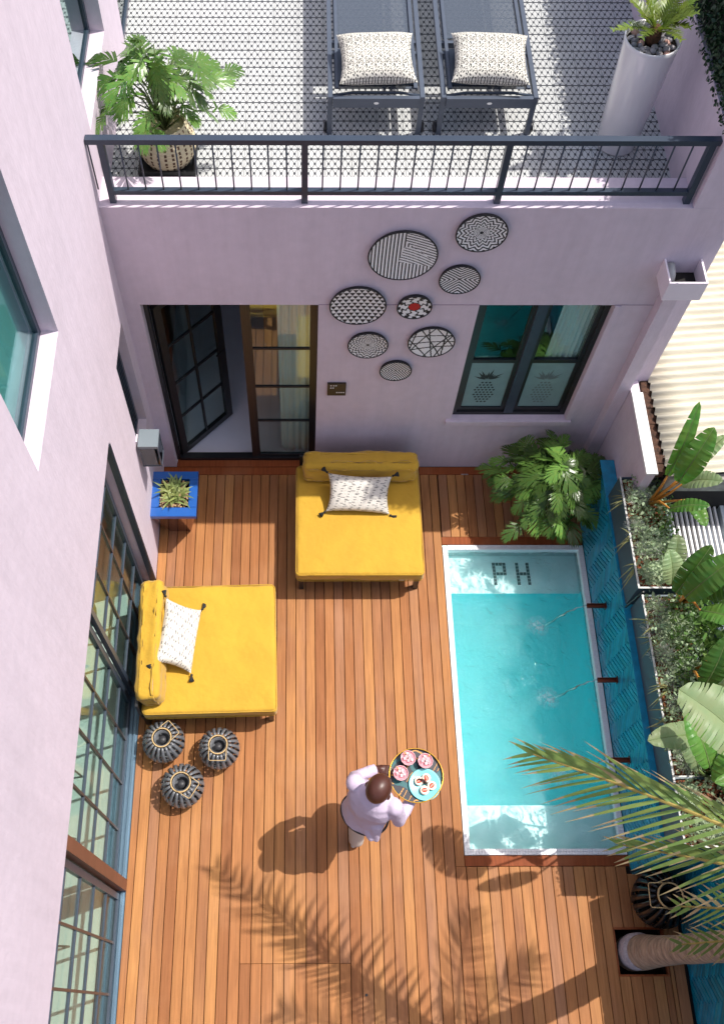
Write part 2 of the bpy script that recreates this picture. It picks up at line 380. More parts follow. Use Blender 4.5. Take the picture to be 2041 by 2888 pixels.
# ---- terrace side wall (right) with hedge
sw = thing('terrace_side_wall', label='tall lilac parapet wall along the right side of the tiled terrace, under the hedge', cat='wall')
MB().box(4.135, 4.47, .001, 6, TH+.001, 4.24).build('wall_face', m_wall, sw)
MB().box(4.135, 4.47, .291, 6, 0, TH-.001).build('wall_lower', m_wall, sw)
m_hedge = M('hedge_green', (.018, .055, .02), .5, var=.5, vs=60)
def leafmass(mb, box, n, size, flat=.5):
    x0, x1, y0, y1, z0, z1 = box
    for _ in range(n):
        c = Vector((random.uniform(x0, x1), random.uniform(y0, y1), random.uniform(z0, z1)))
        s_ = size*random.uniform(.6, 1.3); q = Euler((random.uniform(-1, 1)*flat*2, random.uniform(-1, 1)*flat*2, random.uniform(0, 6.3))).to_matrix()
        vs = [c+q@Vector(v)*s_ for v in ((-.1, 0, 0), (0, -.28, .02), (0, .28, .02), (.9, 0, .1), (.45, -.3, .08), (.45, .3, .08))]
        mb.add(vs, [(0,1,4),(1,3,4),(0,4,5),(0,5,2),(4,3,5)][0:1]+[(0,4,5),(4,3,5),(0,5,2),(0,1,4)])
h = MB(); leafmass(h, (4.14, 4.9, -.02, 4.2, 4.24, 4.86), 26000, .035, 1.0); leafmass(h, (4.115, 4.2, -.02, 4.2, 4.20, 4.84), 10000, .032, 1.0)
hd = thing('hedge', label='dense dark green clipped hedge along the top of the terrace side wall', cat='hedge')
h.build('hedge_leaves', m_hedge, hd, kind='stuff')
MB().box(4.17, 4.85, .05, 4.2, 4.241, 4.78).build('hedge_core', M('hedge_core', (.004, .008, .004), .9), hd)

# ---- terrace railing
rl = thing('terrace_railing', label='dark blue-grey metal railing with thin balusters along the terrace edge', cat='railing')
m_rail = M('rail_paint', srgb(50, 60, 74), .32, var=.08, vs=8)
MB().box(.004, 4.134, .035, .085, 4.125, 4.165).build('top_rail', m_rail, rl)
MB().box(.10, 4.08, .04, .08, 3.685, 3.72).build('bottom_rail', m_rail, rl)
for x in (.098, 1.427, 2.765, 4.09):
    MB().box(x-.022, x+.022, .036, .084, TH+.001, 4.125).build('post', m_rail, rl)
xs = [.098, 1.427, 2.765, 4.09]
balu = MB().tube([(0, 0, 0), (0, 0, .405)], .0062, 6).mesh('baluster', m_rail, True)
for a, b in zip(xs[:-1], xs[1:]):
    n = 11
    for k in range(1, n): link('baluster', balu, rl, loc=(a+(b-a)*k/n, .06, 3.72))
link('baluster', balu, rl, loc=(.012, .06, 3.72))

# ---- pool-side wall of the house (left)
us2 = uniq(-7.5, -2.405, -1.47, -1.27, -.62, -.18, 0., .27, 1.26, 1.9, 2.9, 6.0); zs2 = uniq(0., 1.18, 2.57, 2.58, 3.39, 4.04, 4.13, 5.3, 5.55, 6.6)
lw = thing('house_wall', label='tall sunlit lilac stucco house wall filling the left side, with deep window openings', cat='wall')
def solid_l(i, j):
    yc = (us2[i]+us2[i+1])/2; zc = (zs2[j]+zs2[j+1])/2
    if yc < -1.27 and zc < 2.57: return False
    if -.62 < yc < -.18 and 1.18 < zc < 2.58: return False
    if -2.405 < yc < -1.47 and 4.13 < zc < 5.55: return False
    if .27 < yc < 1.26 and 4.04 < zc < 5.3: return False
    if 1.9 < yc < 2.9 and 3.39 < zc < 5.3: return False
    return True
w = wall_holes(us2, zs2, solid_l, -.16, 0., 'x'); w.build('wall_face', m_wall, lw)
b = MB()
b.box(-4, -.161, -7.5, 6, 2.60, 2.72); b.box(-4, -3.9, -7.5, 6, 0, 2.6); b.box(-4, -.161, .6, .7, 0, 2.6); b.box(-4, -.161, -7.5, -7.4, 0, 2.6)
b.build('inner_walls', M('inner_plaster', srgb(200, 196, 196), .9, var=.05), lw)
MB().box(-4, -.161, -7.5, 6, 6.45, 6.6).build('ceiling', m_white, lw)

def window_unit(name, y0, y1, z0, z1, xd, glass, label, fw=.04, sill=True, mull=()):
    t = thing(name, label=label, cat='window')
    f = MB()
    f.box(xd-.035, xd, y0, y0+fw, z0, z1); f.box(xd-.035, xd, y1-fw, y1, z0, z1)
    f.box(xd-.035, xd, y0+fw, y1-fw, z0, z0+fw); f.box(xd-.035, xd, y0+fw, y1-fw, z1-fw, z1)
    f.build('frame', m_navy, t)
    MB().box(xd-.022, xd-.016, y0+fw, y1-fw, z0+fw, z1-fw).build('pane', glass, t)
    for (a, b_) in mull: MB().box(xd-.033, xd+.002, a, b_, z0+fw, z1-fw).build('mullion', m_navy, t)
    return t
window_unit('upper_window', -2.403, -1.472, 4.132, 5.548, -.10, m_glassteal, 'teal glass window in a dark frame high in the sunlit house wall above the sliding doors')
window_unit('terrace_window', .272, 1.258, 4.042, 5.298, -.10, m_tealmirror, 'teal glass window reflecting patterned tiles, in the house wall above the terrace plant')
window_unit('small_window', -.618, -.182, 1.182, 2.578, -.075, m_glassdark, 'small dark louvred window in the house wall near the wall lantern', mull=((-.46, -.43),))
t = window_unit('terrace_door', 1.902, 2.898, 3.412, 5.298, -.02, m_glass, 'dark framed glass door at terrace floor level behind the basket plant')
tr = MB()
for y in (-.57, -.53, -.49, -.39, -.35, -.31, -.27, -.23):
    tr.box(-.090, -.084, y, y+.008, 1.24, 2.53)
MB().box(-.30, -.20, -2.5, -1.4, 4.05, 5.6).build('teal_blind', M('teal_blind_fabric', srgb(120, 186, 180), .8, var=.12, vs=2), label='teal blind hanging behind the upper house window', cat='blind')
wl = [o for o in COL.objects if o.name == 'small_window'][0]; tr.build('louvre_slat', m_navy, wl)

# ---- sliding steel doors on the left
sdr = thing('sliding_door', label='row of dark steel framed glass doors with slim glazing bars below the house wall', cat='door')
tk = MB()
for k in range(5): tk.box(-.232+k*.034, -.212+k*.034, -7.4, -1.28, .0, .028)
tk.box(-.245, -.062, -7.4, -1.28, -.05, .004); tk.build('floor_track', m_track, sdr)
def glazed_leaf(x, y0, y1, z0, z1, nb, nh, stile=.05, m=m_navy):
    f = MB(); f.box(x-.02, x+.02, y0, y0+stile, z0, z1); f.box(x-.02, x+.02, y1-stile, y1, z0, z1)
    f.box(x-.02, x+.02, y0+stile, y1-stile, z0, z0+stile); f.box(x-.02, x+.02, y0+stile, y1-stile, z1-stile, z1)
    f.build('leaf_frame', m, sdr)
    for k in range(1, nb):
        y = y0+(y1-y0)*k/nb; MB().box(x-.012, x+.012, y-.009, y+.009, z0+stile, z1-stile).build('glazing_bar', m_bronze, sdr)
    for k in range(1, nh):
        z = z0+(z1-z0)*k/nh; MB().box(x-.0125, x+.0125, y0+stile, y1-stile, z-.007, z+.007).build('glazing_bar', m, sdr)
    MB().box(x-.003, x+.003, y0+stile, y1-stile, z0+stile, z1-stile).build('pane', m_glassroom, sdr)
m_bronze = M('bronze_bar', srgb(72, 60, 56), .4, var=.1)
glazed_leaf(-.125, -2.42, -1.30, .03, 2.53, 3, 5)
glazed_leaf(-.16, -3.98, -2.44, .03, 2.53, 4, 5)
glazed_leaf(-.125, -5.6, -4.10, .03, 2.53, 4, 5)
glazed_leaf(-.16, -7.2, -5.6, .03, 2.53, 4, 5)
MB().box(-.16, -.05, -4.08, -3.99, .03, 2.53).build('door_stile', M('brown_timber', srgb(112, 72, 55), .5, var=.15, vs=6), sdr)
MB().box(-.05, .0, -1.278, -1.25, .0, 2.54).build('jamb', m_navy, sdr)
# interior floor and furniture seen through the glass
MB().box(-3.9, -.25, -7.4, .6, -.05, .0).build('interior_floor', M('pale_mint_floor', srgb(226, 234, 228), .3, var=.04, vs=3), kind='structure')
m_yel = M('mustard_fabric', srgb(186, 146, 40), .85, var=.09, vs=3, bump=1.8, bs=7, sheen=.2)
def wire_chair(loc, rz, seatm, label, cat='chair'):
    t = thing('dining_chair', loc, rz, label=label, cat=cat, group='chairs inside the sliding doors')
    MB().ell((0, 0, .46), (.23, .23, .05), 20, 8).build('seat', seatm, t, True)
    q = MB()
    for i in range(9):
        a = -1.2+i*.3; a2 = a
        q.add([(.22*math.cos(a), .22*math.sin(a), .46), (.22*math.cos(a+.3), .22*math.sin(a+.3), .46), (.26*math.cos(a+.3), .26*math.sin(a+.3), .80), (.26*math.cos(a), .26*math.sin(a), .80)], [(0,1,2,3)])
    o = q.build('backrest', seatm, t, True); mod(o, 'SOLIDIFY', thickness=.03)
    for i in range(4):
        a = math.pi/4+i*math.pi/2; MB().tube([(.14*math.cos(a), .14*math.sin(a), .44), (.22*math.cos(a), .22*math.sin(a), 0)], .009, 6).build('leg', m_black, t, True)
m_green = M('green_velvet', srgb(24, 92, 74), .8, var=.1); m_tan = M('tan_cane', srgb(150, 118, 66), .7, var=.3, vs=30); m_org = M('orange_panel', srgb(226, 120, 52), .7, var=.1)
wire_chair((-.66, -1.80, 0), .3, m_green, 'green velvet chair just inside the sliding doors by the orange panel')
wire_chair((-.72, -3.05, 0), .4, m_yel, 'yellow upholstered chair inside the sliding doors behind the bamboo lanterns')
wire_chair((-.72, -3.75, 0), 2.8, m_tan, 'cane seated chair with thin dark legs just above the brown door stile')
wire_chair((-.70, -4.55, 0), 2.6, m_tan, 'cane seated chair with thin dark legs below the brown door stile')
MB().box(-1.1, -1.05, -1.6, -1.0, .0, 1.7).build('orange_screen', m_org, label='orange panel standing inside behind the first glass door', cat='screen')

# ---- pink side wall with white coping, rusty gutter, corrugated roof
s = thing('side_wall', label='low lilac side wall with white coping between back wall and planters', cat='wall')
MB().box(4.305, 4.385, -.955, -.001, 0, 1.53).build('wall_face', m_wall, s)
MB().cbox(4.298, 4.398, -.962, -.14, 1.531, 1.555, .003).build('coping', m_white, s)
m_rust = M('rusty_iron', (.06, .026, .014), .9, var=.7, vs=24, bump=.9, bs=50)
g = MB()
for k in range(40):
    y = -.93+k*.08
    g.box(4.402+random.uniform(-.005, .005), 4.475+random.uniform(-.012, .012), y, y+.0795, 1.44, 1.53+random.uniform(-.015, .015))
g.build('roof_gutter', m_rust, label='rusty brown gutter strip beside the corrugated roof', cat='gutter')
rf = MB(); nx, ny = 2, 700
vs = []; fs = []
for j in range(ny+1):
    y = -1.0+j*(4.6/ny)
    zz = 1.56+.021*math.sin(2*math.pi*y/.085)
    for i in range(9):
        x = 4.47+i*.28; vs.append((x, y+ .10*(x-4.47), zz-.02*(x-4.47)+(.006 if (j//190) % 2 else 0)))
fs = [(j*9+i, j*9+i+1, (j+1)*9+i+1, (j+1)*9+i) for j in range(ny) for i in range(8)]
rf.add(vs, fs); roof = rf.build('corrugated_roof', M('cream_roof_paint', srgb(196, 190, 172), .75, var=.16, vs=3.2, bump=.3, bs=20, stretch=(.4, 3, 1)), smooth=True,
    label='cream corrugated iron roof of the neighbouring building at the right', cat='roof')
mod(roof, 'SOLIDIFY', thickness=.004)
MB().box(4.49, 7, -.9, 3.5, 0, 1.40).build('neighbour_building', m_dark, label='dark body of the neighbouring building under the corrugated roof', cat='building')
fas = MB(); fas.box(4.50, 7, -.99, -.93, 1.30, 1.50); fas.build('roof_fascia', M('grey_plaster', srgb(150, 148, 140), .9, var=.3, vs=12), label='grey weathered edge strip below the corrugated roof', cat='fascia')
MB().box(4.98, 7, -2.2, -1.05, .5, .78).build('flat_roof', M('pale_blue_paint', srgb(150, 165, 186), .6, var=.06), label='pale blue flat roof beyond the slatted pergola', cat='roof')
MB().box(4.62, 9, -9, -.0, -.1, .05).build('neighbour_yard', m_soil, kind='structure')
pg = thing('slatted_pergola', label='white slatted pergola over dark ground beyond the planters', cat='pergola')
for k in range(13):
    MB().box(4.60+k*.045, 4.618+k*.045, -1.75, -.62, .80, .84).build('slat', m_white, pg)
MB().box(5.19, 5.225, -1.9, -.6, .78, .86).build('beam', M('pale_beam', (.6, .65, .7), .5), pg)
MB().box(4.58, 5.18, -.66, -.62, .74, .795).build('beam', m_dark, pg); MB().box(4.58, 5.18, -1.75, -1.71, .74, .795).build('beam', m_dark, pg)
for x in (4.62, 5.2): MB().box(x-.02, x+.02, -1.20, -1.16, .05, .78).build('post', m_dark, pg)

# ---- downpipe with hopper head
dp = thing('rainwater_pipe', label='lilac boxed downpipe with open hopper head at the right end of the back wall', cat='downpipe')
hp = MB()
hp.box(4.10, 4.385, -.235, -.221, 2.93, 3.10); hp.box(4.10, 4.114, -.221, -.001, 2.93, 3.10); hp.box(4.371, 4.385, -.221, -.001, 2.93, 3.10)
hp.box(4.10, 4.385, -.235, -.001, 2.91, 2.929); hp.build('hopper', m_wallwhite, dp)
MB().box(4.114, 4.371, -.221, -.001, 2.93, 2.95).build('hopper_floor', m_dark, dp)
MB().tube([(4.16, -.01, 3.05), (4.16, -.09, 3.03), (4.16, -.13, 2.96)], .032, 14).build('outlet', M('pvc_grey', (.35, .36, .36), .5), dp, True)
MB().cbox(4.19, 4.30, -.10, -.001, .30, 2.905, .004).build('pipe_box', m_wall, dp)
MB().box(4.301, 4.305, -.09, -.002, .3, 2.9).build('pipe_edge', m_wallwhite, dp)
MB().tube([(4.25, -.05, .30), (4.25, -.05, .0)], .045, 14).build('pipe', m_wall, dp, True)

# ---- herringbone tiled walls
m_teal = M('teal_tile', srgb(10, 136, 166), .32, var=.22, vs=14, rnd=.22, coat=.3)
m_tealg = M('teal_grout', srgb(10, 46, 60), .8)
def herring(parent, ax, pos, u0, u1, z0, z1, sign, L=.235, Wd=.047, cap=290):
    """tiles laid at 45 degrees on a plane; ax 'x': plane x=pos, u=y ; ax 'y': plane y=pos, u=x"""
    tiles = []; c, s_ = math.cos(math.pi/4), math.sin(math.pi/4); n = int(round(L/Wd))
    R = 16*n
    for i in range(-R, R):
        for j in range(-12, 12):
            # herringbone: period offset n
            ox, oy = i*Wd + j*L, i*Wd - j*L
            for kind in (0, 1):
                if kind == 0: q = [(ox, oy), (ox+L, oy), (ox+L, oy+Wd), (ox, oy+Wd)]
                else: q = [(ox, oy+Wd), (ox+Wd, oy+Wd), (ox+Wd, oy+Wd+L), (ox, oy+Wd+L)]
                cx = sum(p[0] for p in q)/4; cy = sum(p[1] for p in q)/4
                q = [(cx+(p[0]-cx)*(1-.007/(L if kind == 0 else Wd)), cy+(p[1]-cy)*(1-.007/(Wd if kind == 0 else L))) for p in q]
                q = [(p[0]*c-p[1]*s_+(u0+u1)/2, p[0]*s_+p[1]*c+z0) for p in q]
                q = clip_poly(q, u0, u1, z0, z1)
                if q: 
                    a = abs(sum(q[k][0]*q[(k+1) % len(q)][1]-q[(k+1) % len(q)][0]*q[k][1] for k in range(len(q))))/2
                    if a > 2e-4: tiles.append((a, q))
    tiles.sort(key=lambda t: -t[0])
    rest = MB()
    for k, (a, q) in enumerate(tiles):
        d = pos+sign*(.007+random.uniform(-.0012, .0012)); mb = MB() if k < cap else rest
        P = (lambda dd, p: (dd, p[0], p[1])) if ax == 'x' else (lambda dd, p: (p[0], dd, p[1]))
        nq = len(q); cx = sum(p[0] for p in q)/nq; cy = sum(p[1] for p in q)/nq
        qi = [(cx+(p[0]-cx)*.965, cy+(p[1]-cy)*.965) for p in q]
        mb.add([P(pos, p) for p in q]+[P(d-sign*.0015, p) for p in q]+[P(d, p) for p in qi],
               [tuple(2*nq+i for i in range(nq))]+[(i, (i+1) % nq, nq+(i+1) % nq, nq+i) for i in range(nq)]+[(nq+i, nq+(i+1) % nq, 2*nq+(i+1) % nq, 2*nq+i) for i in range(nq)])
        if k < cap: mb.build('tile', m_teal, parent)
    if rest.v: rest.build('small_tiles', m_teal, parent, kind='stuff')
pw = thing('tiled_pool_wall', label='teal herringbone tiled wall with copper spouts along the pool', cat='wall')
MB().box(4.18, 4.56, -3.925, -.42, -.05, .845).build('wall_core', m_tealg, pw)
herring(pw, 'x', 4.18, -3.925, -.42, 0., .845, -1)
MB().box(4.172, 4.3, -3.93, -.42, .846, .854).build('cap_strip', m_teal, pw)
gw = thing('tiled_garden_wall', label='teal herringbone tiled wall behind the palm trunk at bottom right', cat='wall')
MB().box(4.53, 4.75, -7.2, -3.93, -.05, 1.44).build('wall_core', m_tealg, gw)
herring(gw, 'x', 4.53, -6.2, -3.935, 0., 1.44, -1, cap=285)
ew = thing('tiled_end_wall', label='teal herringbone end face of the pool wall behind the large black lantern', cat='wall')
MB().box(4.181, 4.53, -3.946, -3.926, -.05, .845).build('wall_core', m_tealg, ew)
herring(ew, 'y', -3.946, 4.185, 4.528, 0., .845, -1)

# ---- planters on the wall
m_planter = M('slate_planter', srgb(62, 80, 92), .5, var=.1, vs=5)
m_bark = M('bark_chips', srgb(132, 76, 50), .85, var=.6, vs=40, rnd=.2)
m_lip = M('planter_lip', srgb(196, 196, 192), .6, var=.2, vs=20)
def planter(x0, x1, y0, y1, z0, z1, label):
    t = thing('planter_box', label=label, cat='planter', group='slate planters on the pool wall')
    b = MB(); th = .014
    b.box(x0, x0+th, y0, y1, z0, z1); b.box(x1-th, x1, y0, y1, z0, z1); b.box(x0+th, x1-th, y0, y0+th, z0, z1); b.box(x0+th, x1-th, y1-th, y1, z0, z1); b.build('side', m_planter, t)
    l = MB(); l.box(x0-.001, x0+th+.001, y0, y1, z1+.001, z1+.006); l.box(x0+th, x1, y0-.001, y0+th, z1+.001, z1+.006); l.build('lip', m_lip, t)
    MB().box(x0+th, x1-th, y0+th, y1-th, z0, z1-.05).build('soil', m_soil, t)
    c = MB()
    for _ in range(int(1500*(x1-x0)*(y1-y0)/.3)):
        p = Vector((random.uniform(x0+.02, x1-.02), random.uniform(y0+.02, y1-.02), z1-.045+random.uniform(0, .03)))
        q = Euler((random.uniform(-.8, .8), random.uniform(-.8, .8), random.uniform(0, 6.3))).to_matrix(); a, bb, cc = random.uniform(.008, .02), random.uniform(.004, .009), .003
        c.add([p+q@Vector((i*a, j*bb, k*cc)) for i, j, k in ((-1,-1,-1),(1,-1,-1),(1,1,-1),(-1,1,-1),(-1,-1,1),(1,-1,1),(1,1,1),(-1,1,1))], [(4,5,6,7),(0,1,5,4),(1,2,6,5),(2,3,7,6),(3,0,4,7)])
    c.build('bark_mulch', m_bark, t, kind='stuff')
planter(4.192, 4.56, -1.86, -.80, .858, 1.21, 'slate planter box nearest the lilac side wall, with white cushion plants')
planter(4.225, 4.60, -3.40, -1.90, .858, 1.17, 'slate planter box in the middle of the pool wall behind the copper spouts')
planter(4.20, 4.60, -3.92, -3.41, .858, 1.235, 'slate planter box at the end of the pool wall above the large lantern')

# ---- the pool
pool = thing('plunge_pool', label='plunge pool with white mosaic edge and turquoise water sunk in the deck', cat='pool')
X0, X1, Y0, Y1 = 2.785, 4.168, -3.797, -.888
def water_wall_mat():
    return M('pool_plaster', srgb(228, 250, 250), .7, var=.03, vs=4)
m_pl = water_wall_mat()
cw = .052; zw = -.06
b = MB()
b.box(X0+cw, X1-cw, Y1-cw-.40, Y1-cw, -1.32, -.15)                      # shallow ledge, far end
b.box(X0+cw, X1-cw, Y0+cw, Y0+cw+.385, -1.32, -.15)                    # shallow ledge, near end
b.build('pool_ledge', m_pl, pool)
m_pd = M('turquoise_pool_plaster', srgb(84, 232, 240), .7, var=.05, vs=5)
MB().box(X0+cw, X1-cw, Y0+cw+.385, Y1-cw-.40, -1.32, -1.02).build('pool_floor', m_pd, pool)
b = MB(); b.box(X0+cw, X0+cw+.004, Y0+cw+.386, Y1-cw-.401, -1.2, -.10); b.box(X1-cw-.004, X1-cw, Y0+cw+.386, Y1-cw-.401, -1.2, -.10); b.box(X0+cw+.005, X1-cw-.005, Y0+cw+.386, Y0+cw+.389, -1.2, -.16); b.box(X0+cw+.005, X1-cw-.005, Y1-cw-.404, Y1-cw-.401, -1.2, -.16); b.build('pool_lining', m_pd, pool)
b = MB(); b.box(X0, X0+cw, Y0, Y1, -1.42, -.012); b.box(X1-cw, X1, Y0, Y1, -1.42, -.012); b.box(X0+cw, X1-cw, Y0, Y0+cw, -1.42, -.012); b.box(X0+cw, X1-cw, Y1-cw, Y1, -1.42, -.012)
b.build('pool_wall', m_pl, pool)
m_mos = M('white_mosaic', (.80, .80, .81), .35, var=.06, vs=40)
mo = MB(); p_ = .0247
def mos(x, y):
    e = .0006; mo.cbox(x+e, x+p_-e, y+e, y+p_-e, -.012, .001+random.uniform(-.0006, .0006), .001)
ny_ = int((Y1-Y0)/p_); nx_ = int((X1-X0)/p_)
for j in range(ny_+1):
    for k in range(2):
        if Y0+j*p_+p_ <= Y1+.001: mos(X0+k*p_+.001, Y0+j*p_); mos(X1-(k+1)*p_-.001, Y0+j*p_)
for i in range(2, nx_-1):
    for k in range(2): mos(X0+i*p_, Y0+k*p_+.001); mos(X0+i*p_, Y1-(k+1)*p_-.001)
mo.build('mosaic_edge', m_mos, pool, kind='stuff')
ml = M('black_mosaic', (.008, .009, .012), .4)
P_ = ['####', '#..#', '#..#', '####', '#...', '#...', '#...']; H_ = ['#..#', '#..#', '#..#', '####', '#..#', '#..#', '#..#']
tl = MB().box(0, .029, 0, .029, 0, .004).mesh('letter_tile', ml)
lp = thing('pool_monogram', label='black mosaic letters P and H on the pale pool ledge under water', cat='lettering')
for x0, G in ((3.285, P_), (3.515, H_)):
    for r_, row in enumerate(G):
        for c_, ch in enumerate(row):
            if ch == '#': link('letter_tile', tl, lp, loc=(x0+c_*.0345+r_*.001, -1.045-r_*.0345, -.148))
# water body : bumped surface, absorbing volume
def water_mat():
    m = bpy.data.materials.new('pool_water'); m.use_nodes = True; n = m.node_tree; N = n.nodes; L = n.links; N.clear()
    o = N.new('ShaderNodeOutputMaterial'); t = N.new('ShaderNodeBsdfTransparent'); t.inputs[0].default_value = (.97, 1, 1, 1)
    g = N.new('ShaderNodeBsdfGlossy'); g.inputs['Roughness'].default_value = .06
    tc = N.new('ShaderNodeTexCoord')
    n1 = N.new('ShaderNodeTexNoise'); n1.inputs['Scale'].default_value = 8; n1.inputs['Detail'].default_value = 5; n1.inputs['Distortion'].default_value = 1.2; L.new(tc.outputs['Object'], n1.inputs['Vector'])
    n2 = N.new('ShaderNodeTexNoise'); n2.inputs['Scale'].default_value = 24; n2.inputs['Detail'].default_value = 3; L.new(tc.outputs['Object'], n2.inputs['Vector'])
    ad = N.new('ShaderNodeMath'); ad.operation = 'MULTIPLY_ADD'; ad.inputs[1].default_value = .4; L.new(n2.outputs[0], ad.inputs[0]); L.new(n1.outputs[0], ad.inputs[2])
    b = N.new('ShaderNodeBump'); b.inputs['Strength'].default_value = 1; b.inputs['Distance'].default_value = .06; L.new(ad.outputs[0], b.inputs['Height'])
    f = N.new('ShaderNodeFresnel'); f.inputs[0].default_value = 1.45; L.new(b.outputs[0], f.inputs['Normal']); L.new(b.outputs[0], g.inputs['Normal'])
    k = N.new('ShaderNodeMath'); k.operation = 'MULTIPLY'; k.inputs[1].default_value = 1.6; L.new(f.outputs[0], k.inputs[0])
    mx = N.new('ShaderNodeMixShader'); L.new(k.outputs[0], mx.inputs[0]); L.new(t.outputs[0], mx.inputs[1]); L.new(g.outputs[0], mx.inputs[2]); L.new(mx.outputs[0], o.inputs[0])
    va = N.new('ShaderNodeVolumeAbsorption'); va.inputs['Color'].default_value = (.02, .992, .996, 1); va.inputs['Density'].default_value = .75; vs_ = N.new('ShaderNodeVolumeScatter'); vs_.inputs['Color'].default_value = (.45, 1, 1, 1); vs_.inputs['Density'].default_value = 1.6; av = N.new('ShaderNodeAddShader'); L.new(va.outputs[0], av.inputs[0]); L.new(vs_.outputs[0], av.inputs[1]); L.new(av.outputs[0], o.inputs['Volume'])
    return m
wv = MB(); nx, ny = 56, 110; vs = []
def wz(x, y): return zw+.0035*math.sin(9*x+5*math.sin(3*y))+.0025*math.sin(13*y+4*math.sin(5*x))+.0015*math.sin(31*x+17*y)
A0, A1, B0, B1 = X0+cw+.0005, X1-cw-.0005, Y0+cw+.0005, Y1-cw-.0005
for j in range(ny+1):
    for i in range(nx+1): x = A0+(A1-A0)*i/nx; y = B0+(B1-B0)*j/ny; vs.append((x, y, wz(x, y)))
fs = [(j*(nx+1)+i, j*(nx+1)+i+1, (j+1)*(nx+1)+i+1, (j+1)*(nx+1)+i) for j in range(ny) for i in range(nx)]
o0 = len(vs); prof = [(-1.38)]
per = [i for i in range(nx+1)]+[j*(nx+1)+nx for j in range(1, ny+1)]+[ny*(nx+1)+i for i in range(nx-1, -1, -1)]+[j*(nx+1) for j in range(ny-1, 0, -1)]
base = len(vs); vs += [(vs[i][0], vs[i][1], -1.28) for i in per]; K = len(per)
fs += [(per[k], base+k, base+(k+1) % K, per[(k+1) % K]) for k in range(K)]; fs.append(tuple(base+k for k in reversed(range(K))))
wv.add(vs, fs); wv.build('water', water_mat(), smooth=True, kind='structure')

# ---- copper spouts and jets
m_cop = M('dark_copper', srgb(110, 52, 34), .35, metal=.6, var=.2)
m_jet = glass_mat('jet_water', (.93, 1, 1), base=.25, rough=.15)
def foam_mat():
    m = bpy.data.materials.new('foam'); m.use_nodes = True; n = m.node_tree; N = n.nodes; L = n.links; p = N['Principled BSDF']
    p.inputs['Base Color'].default_value = (.8, .95, .96, 1); p.inputs['Roughness'].default_value = .4
    tc = N.new('ShaderNodeTexCoord'); t = N.new('ShaderNodeTexNoise'); t.inputs['Scale'].default_value = 30; t.inputs['Detail'].default_value = 8; L.new(tc.outputs['Object'], t.inputs['Vector'])
    gr = N.new('ShaderNodeVectorMath'); gr.operation = 'LENGTH'; L.new(tc.outputs['Object'], gr.inputs[0])
    mr = N.new('ShaderNodeMapRange'); mr.inputs['From Min'].default_value = 0; mr.inputs['From Max'].default_value = .13; mr.inputs['To Min'].default_value = .62; mr.inputs['To Max'].default_value = -.05; L.new(gr.outputs['Value'], mr.inputs[0])
    r2 = N.new('ShaderNodeMapRange'); r2.inputs['From Min'].default_value = .35; r2.inputs['From Max'].default_value = .6; L.new(t.outputs[0], r2.inputs[0])
    mu = N.new('ShaderNodeMath'); mu.operation = 'MULTIPLY'; mu.use_clamp = True; L.new(mr.outputs[0], mu.inputs[0]); L.new(r2.outputs[0], mu.inputs[1]); L.new(mu.outputs[0], p.inputs['Alpha'])
    return m
m_foam = foam_mat()
for y, nm, fx in ((-1.69, 'far', 3.64), (-2.39, 'middle', 3.66), (-3.09, 'near', 3.70)):
    t = thing('water_spout', (4.17, y, .40), label='dark copper spout on the teal wall, %s' % {'far': 'nearest the pool letters', 'middle': 'the middle one of three', 'near': 'behind the palm frond'}[nm], cat='spout', group='copper pool spouts')
    b = MB(); b.box(-.17, .01, -.020, -.014, -.012, .012); b.box(-.17, .01, .014, .020, -.012, .012); b.box(-.17, .01, -.014, .014, -.012, -.006); b.build('channel', m_cop, t)
    MB().box(-.003, .0, -.03, .03, -.03, .03).build('wall_plate', m_cop, t)
    pts = []; rs = []
    for k in range(15):
        u = k/14; pts.append((4.0-(4.0-fx-.05)*u, y-.04*u+.006*math.sin(k*2.1), .405-.47*u*u)); rs.append(.004+.006*u+.002*math.sin(k*1.7))
    MB().tube(pts, rs, 7).build('water_jet', m_jet, smooth=True, label='thin clear water jet falling from the %s copper spout into the pool' % {'far': 'far', 'middle': 'middle', 'near': 'frond covered'}[nm], cat='water jet', group='pool water jets')
    fo = MB(); n = 40; vs = [(0, 0, 0)]; 
    for ring_ in range(1, 7):
        for k in range(n):
            a = 2*math.pi*k/n; r_ = .025*ring_; vs.append((r_*math.cos(a)*1.35, r_*math.sin(a)*.8, .004*(1-ring_/6)))
    fs = [(0, 1+k, 1+(k+1) % n) for k in range(n)]
    for ring_ in range(5):
        for k in range(n): a0 = 1+ring_*n; fs.append((a0+k, a0+n+k, a0+n+(k+1) % n, a0+(k+1) % n))
    fo.add(vs, fs); fo.build('water_foam', m_foam, loc=(fx, y-.03, -.048), smooth=True, kind='stuff', label='pale foam patch where the %s jet meets the pool' % nm)
MB().bar((4.185, -1.885, .86), (4.235, -1.885, 1.20), .012).build('strap', m_black, label='thin black strap in the gap between the first two planter boxes', cat='strap')

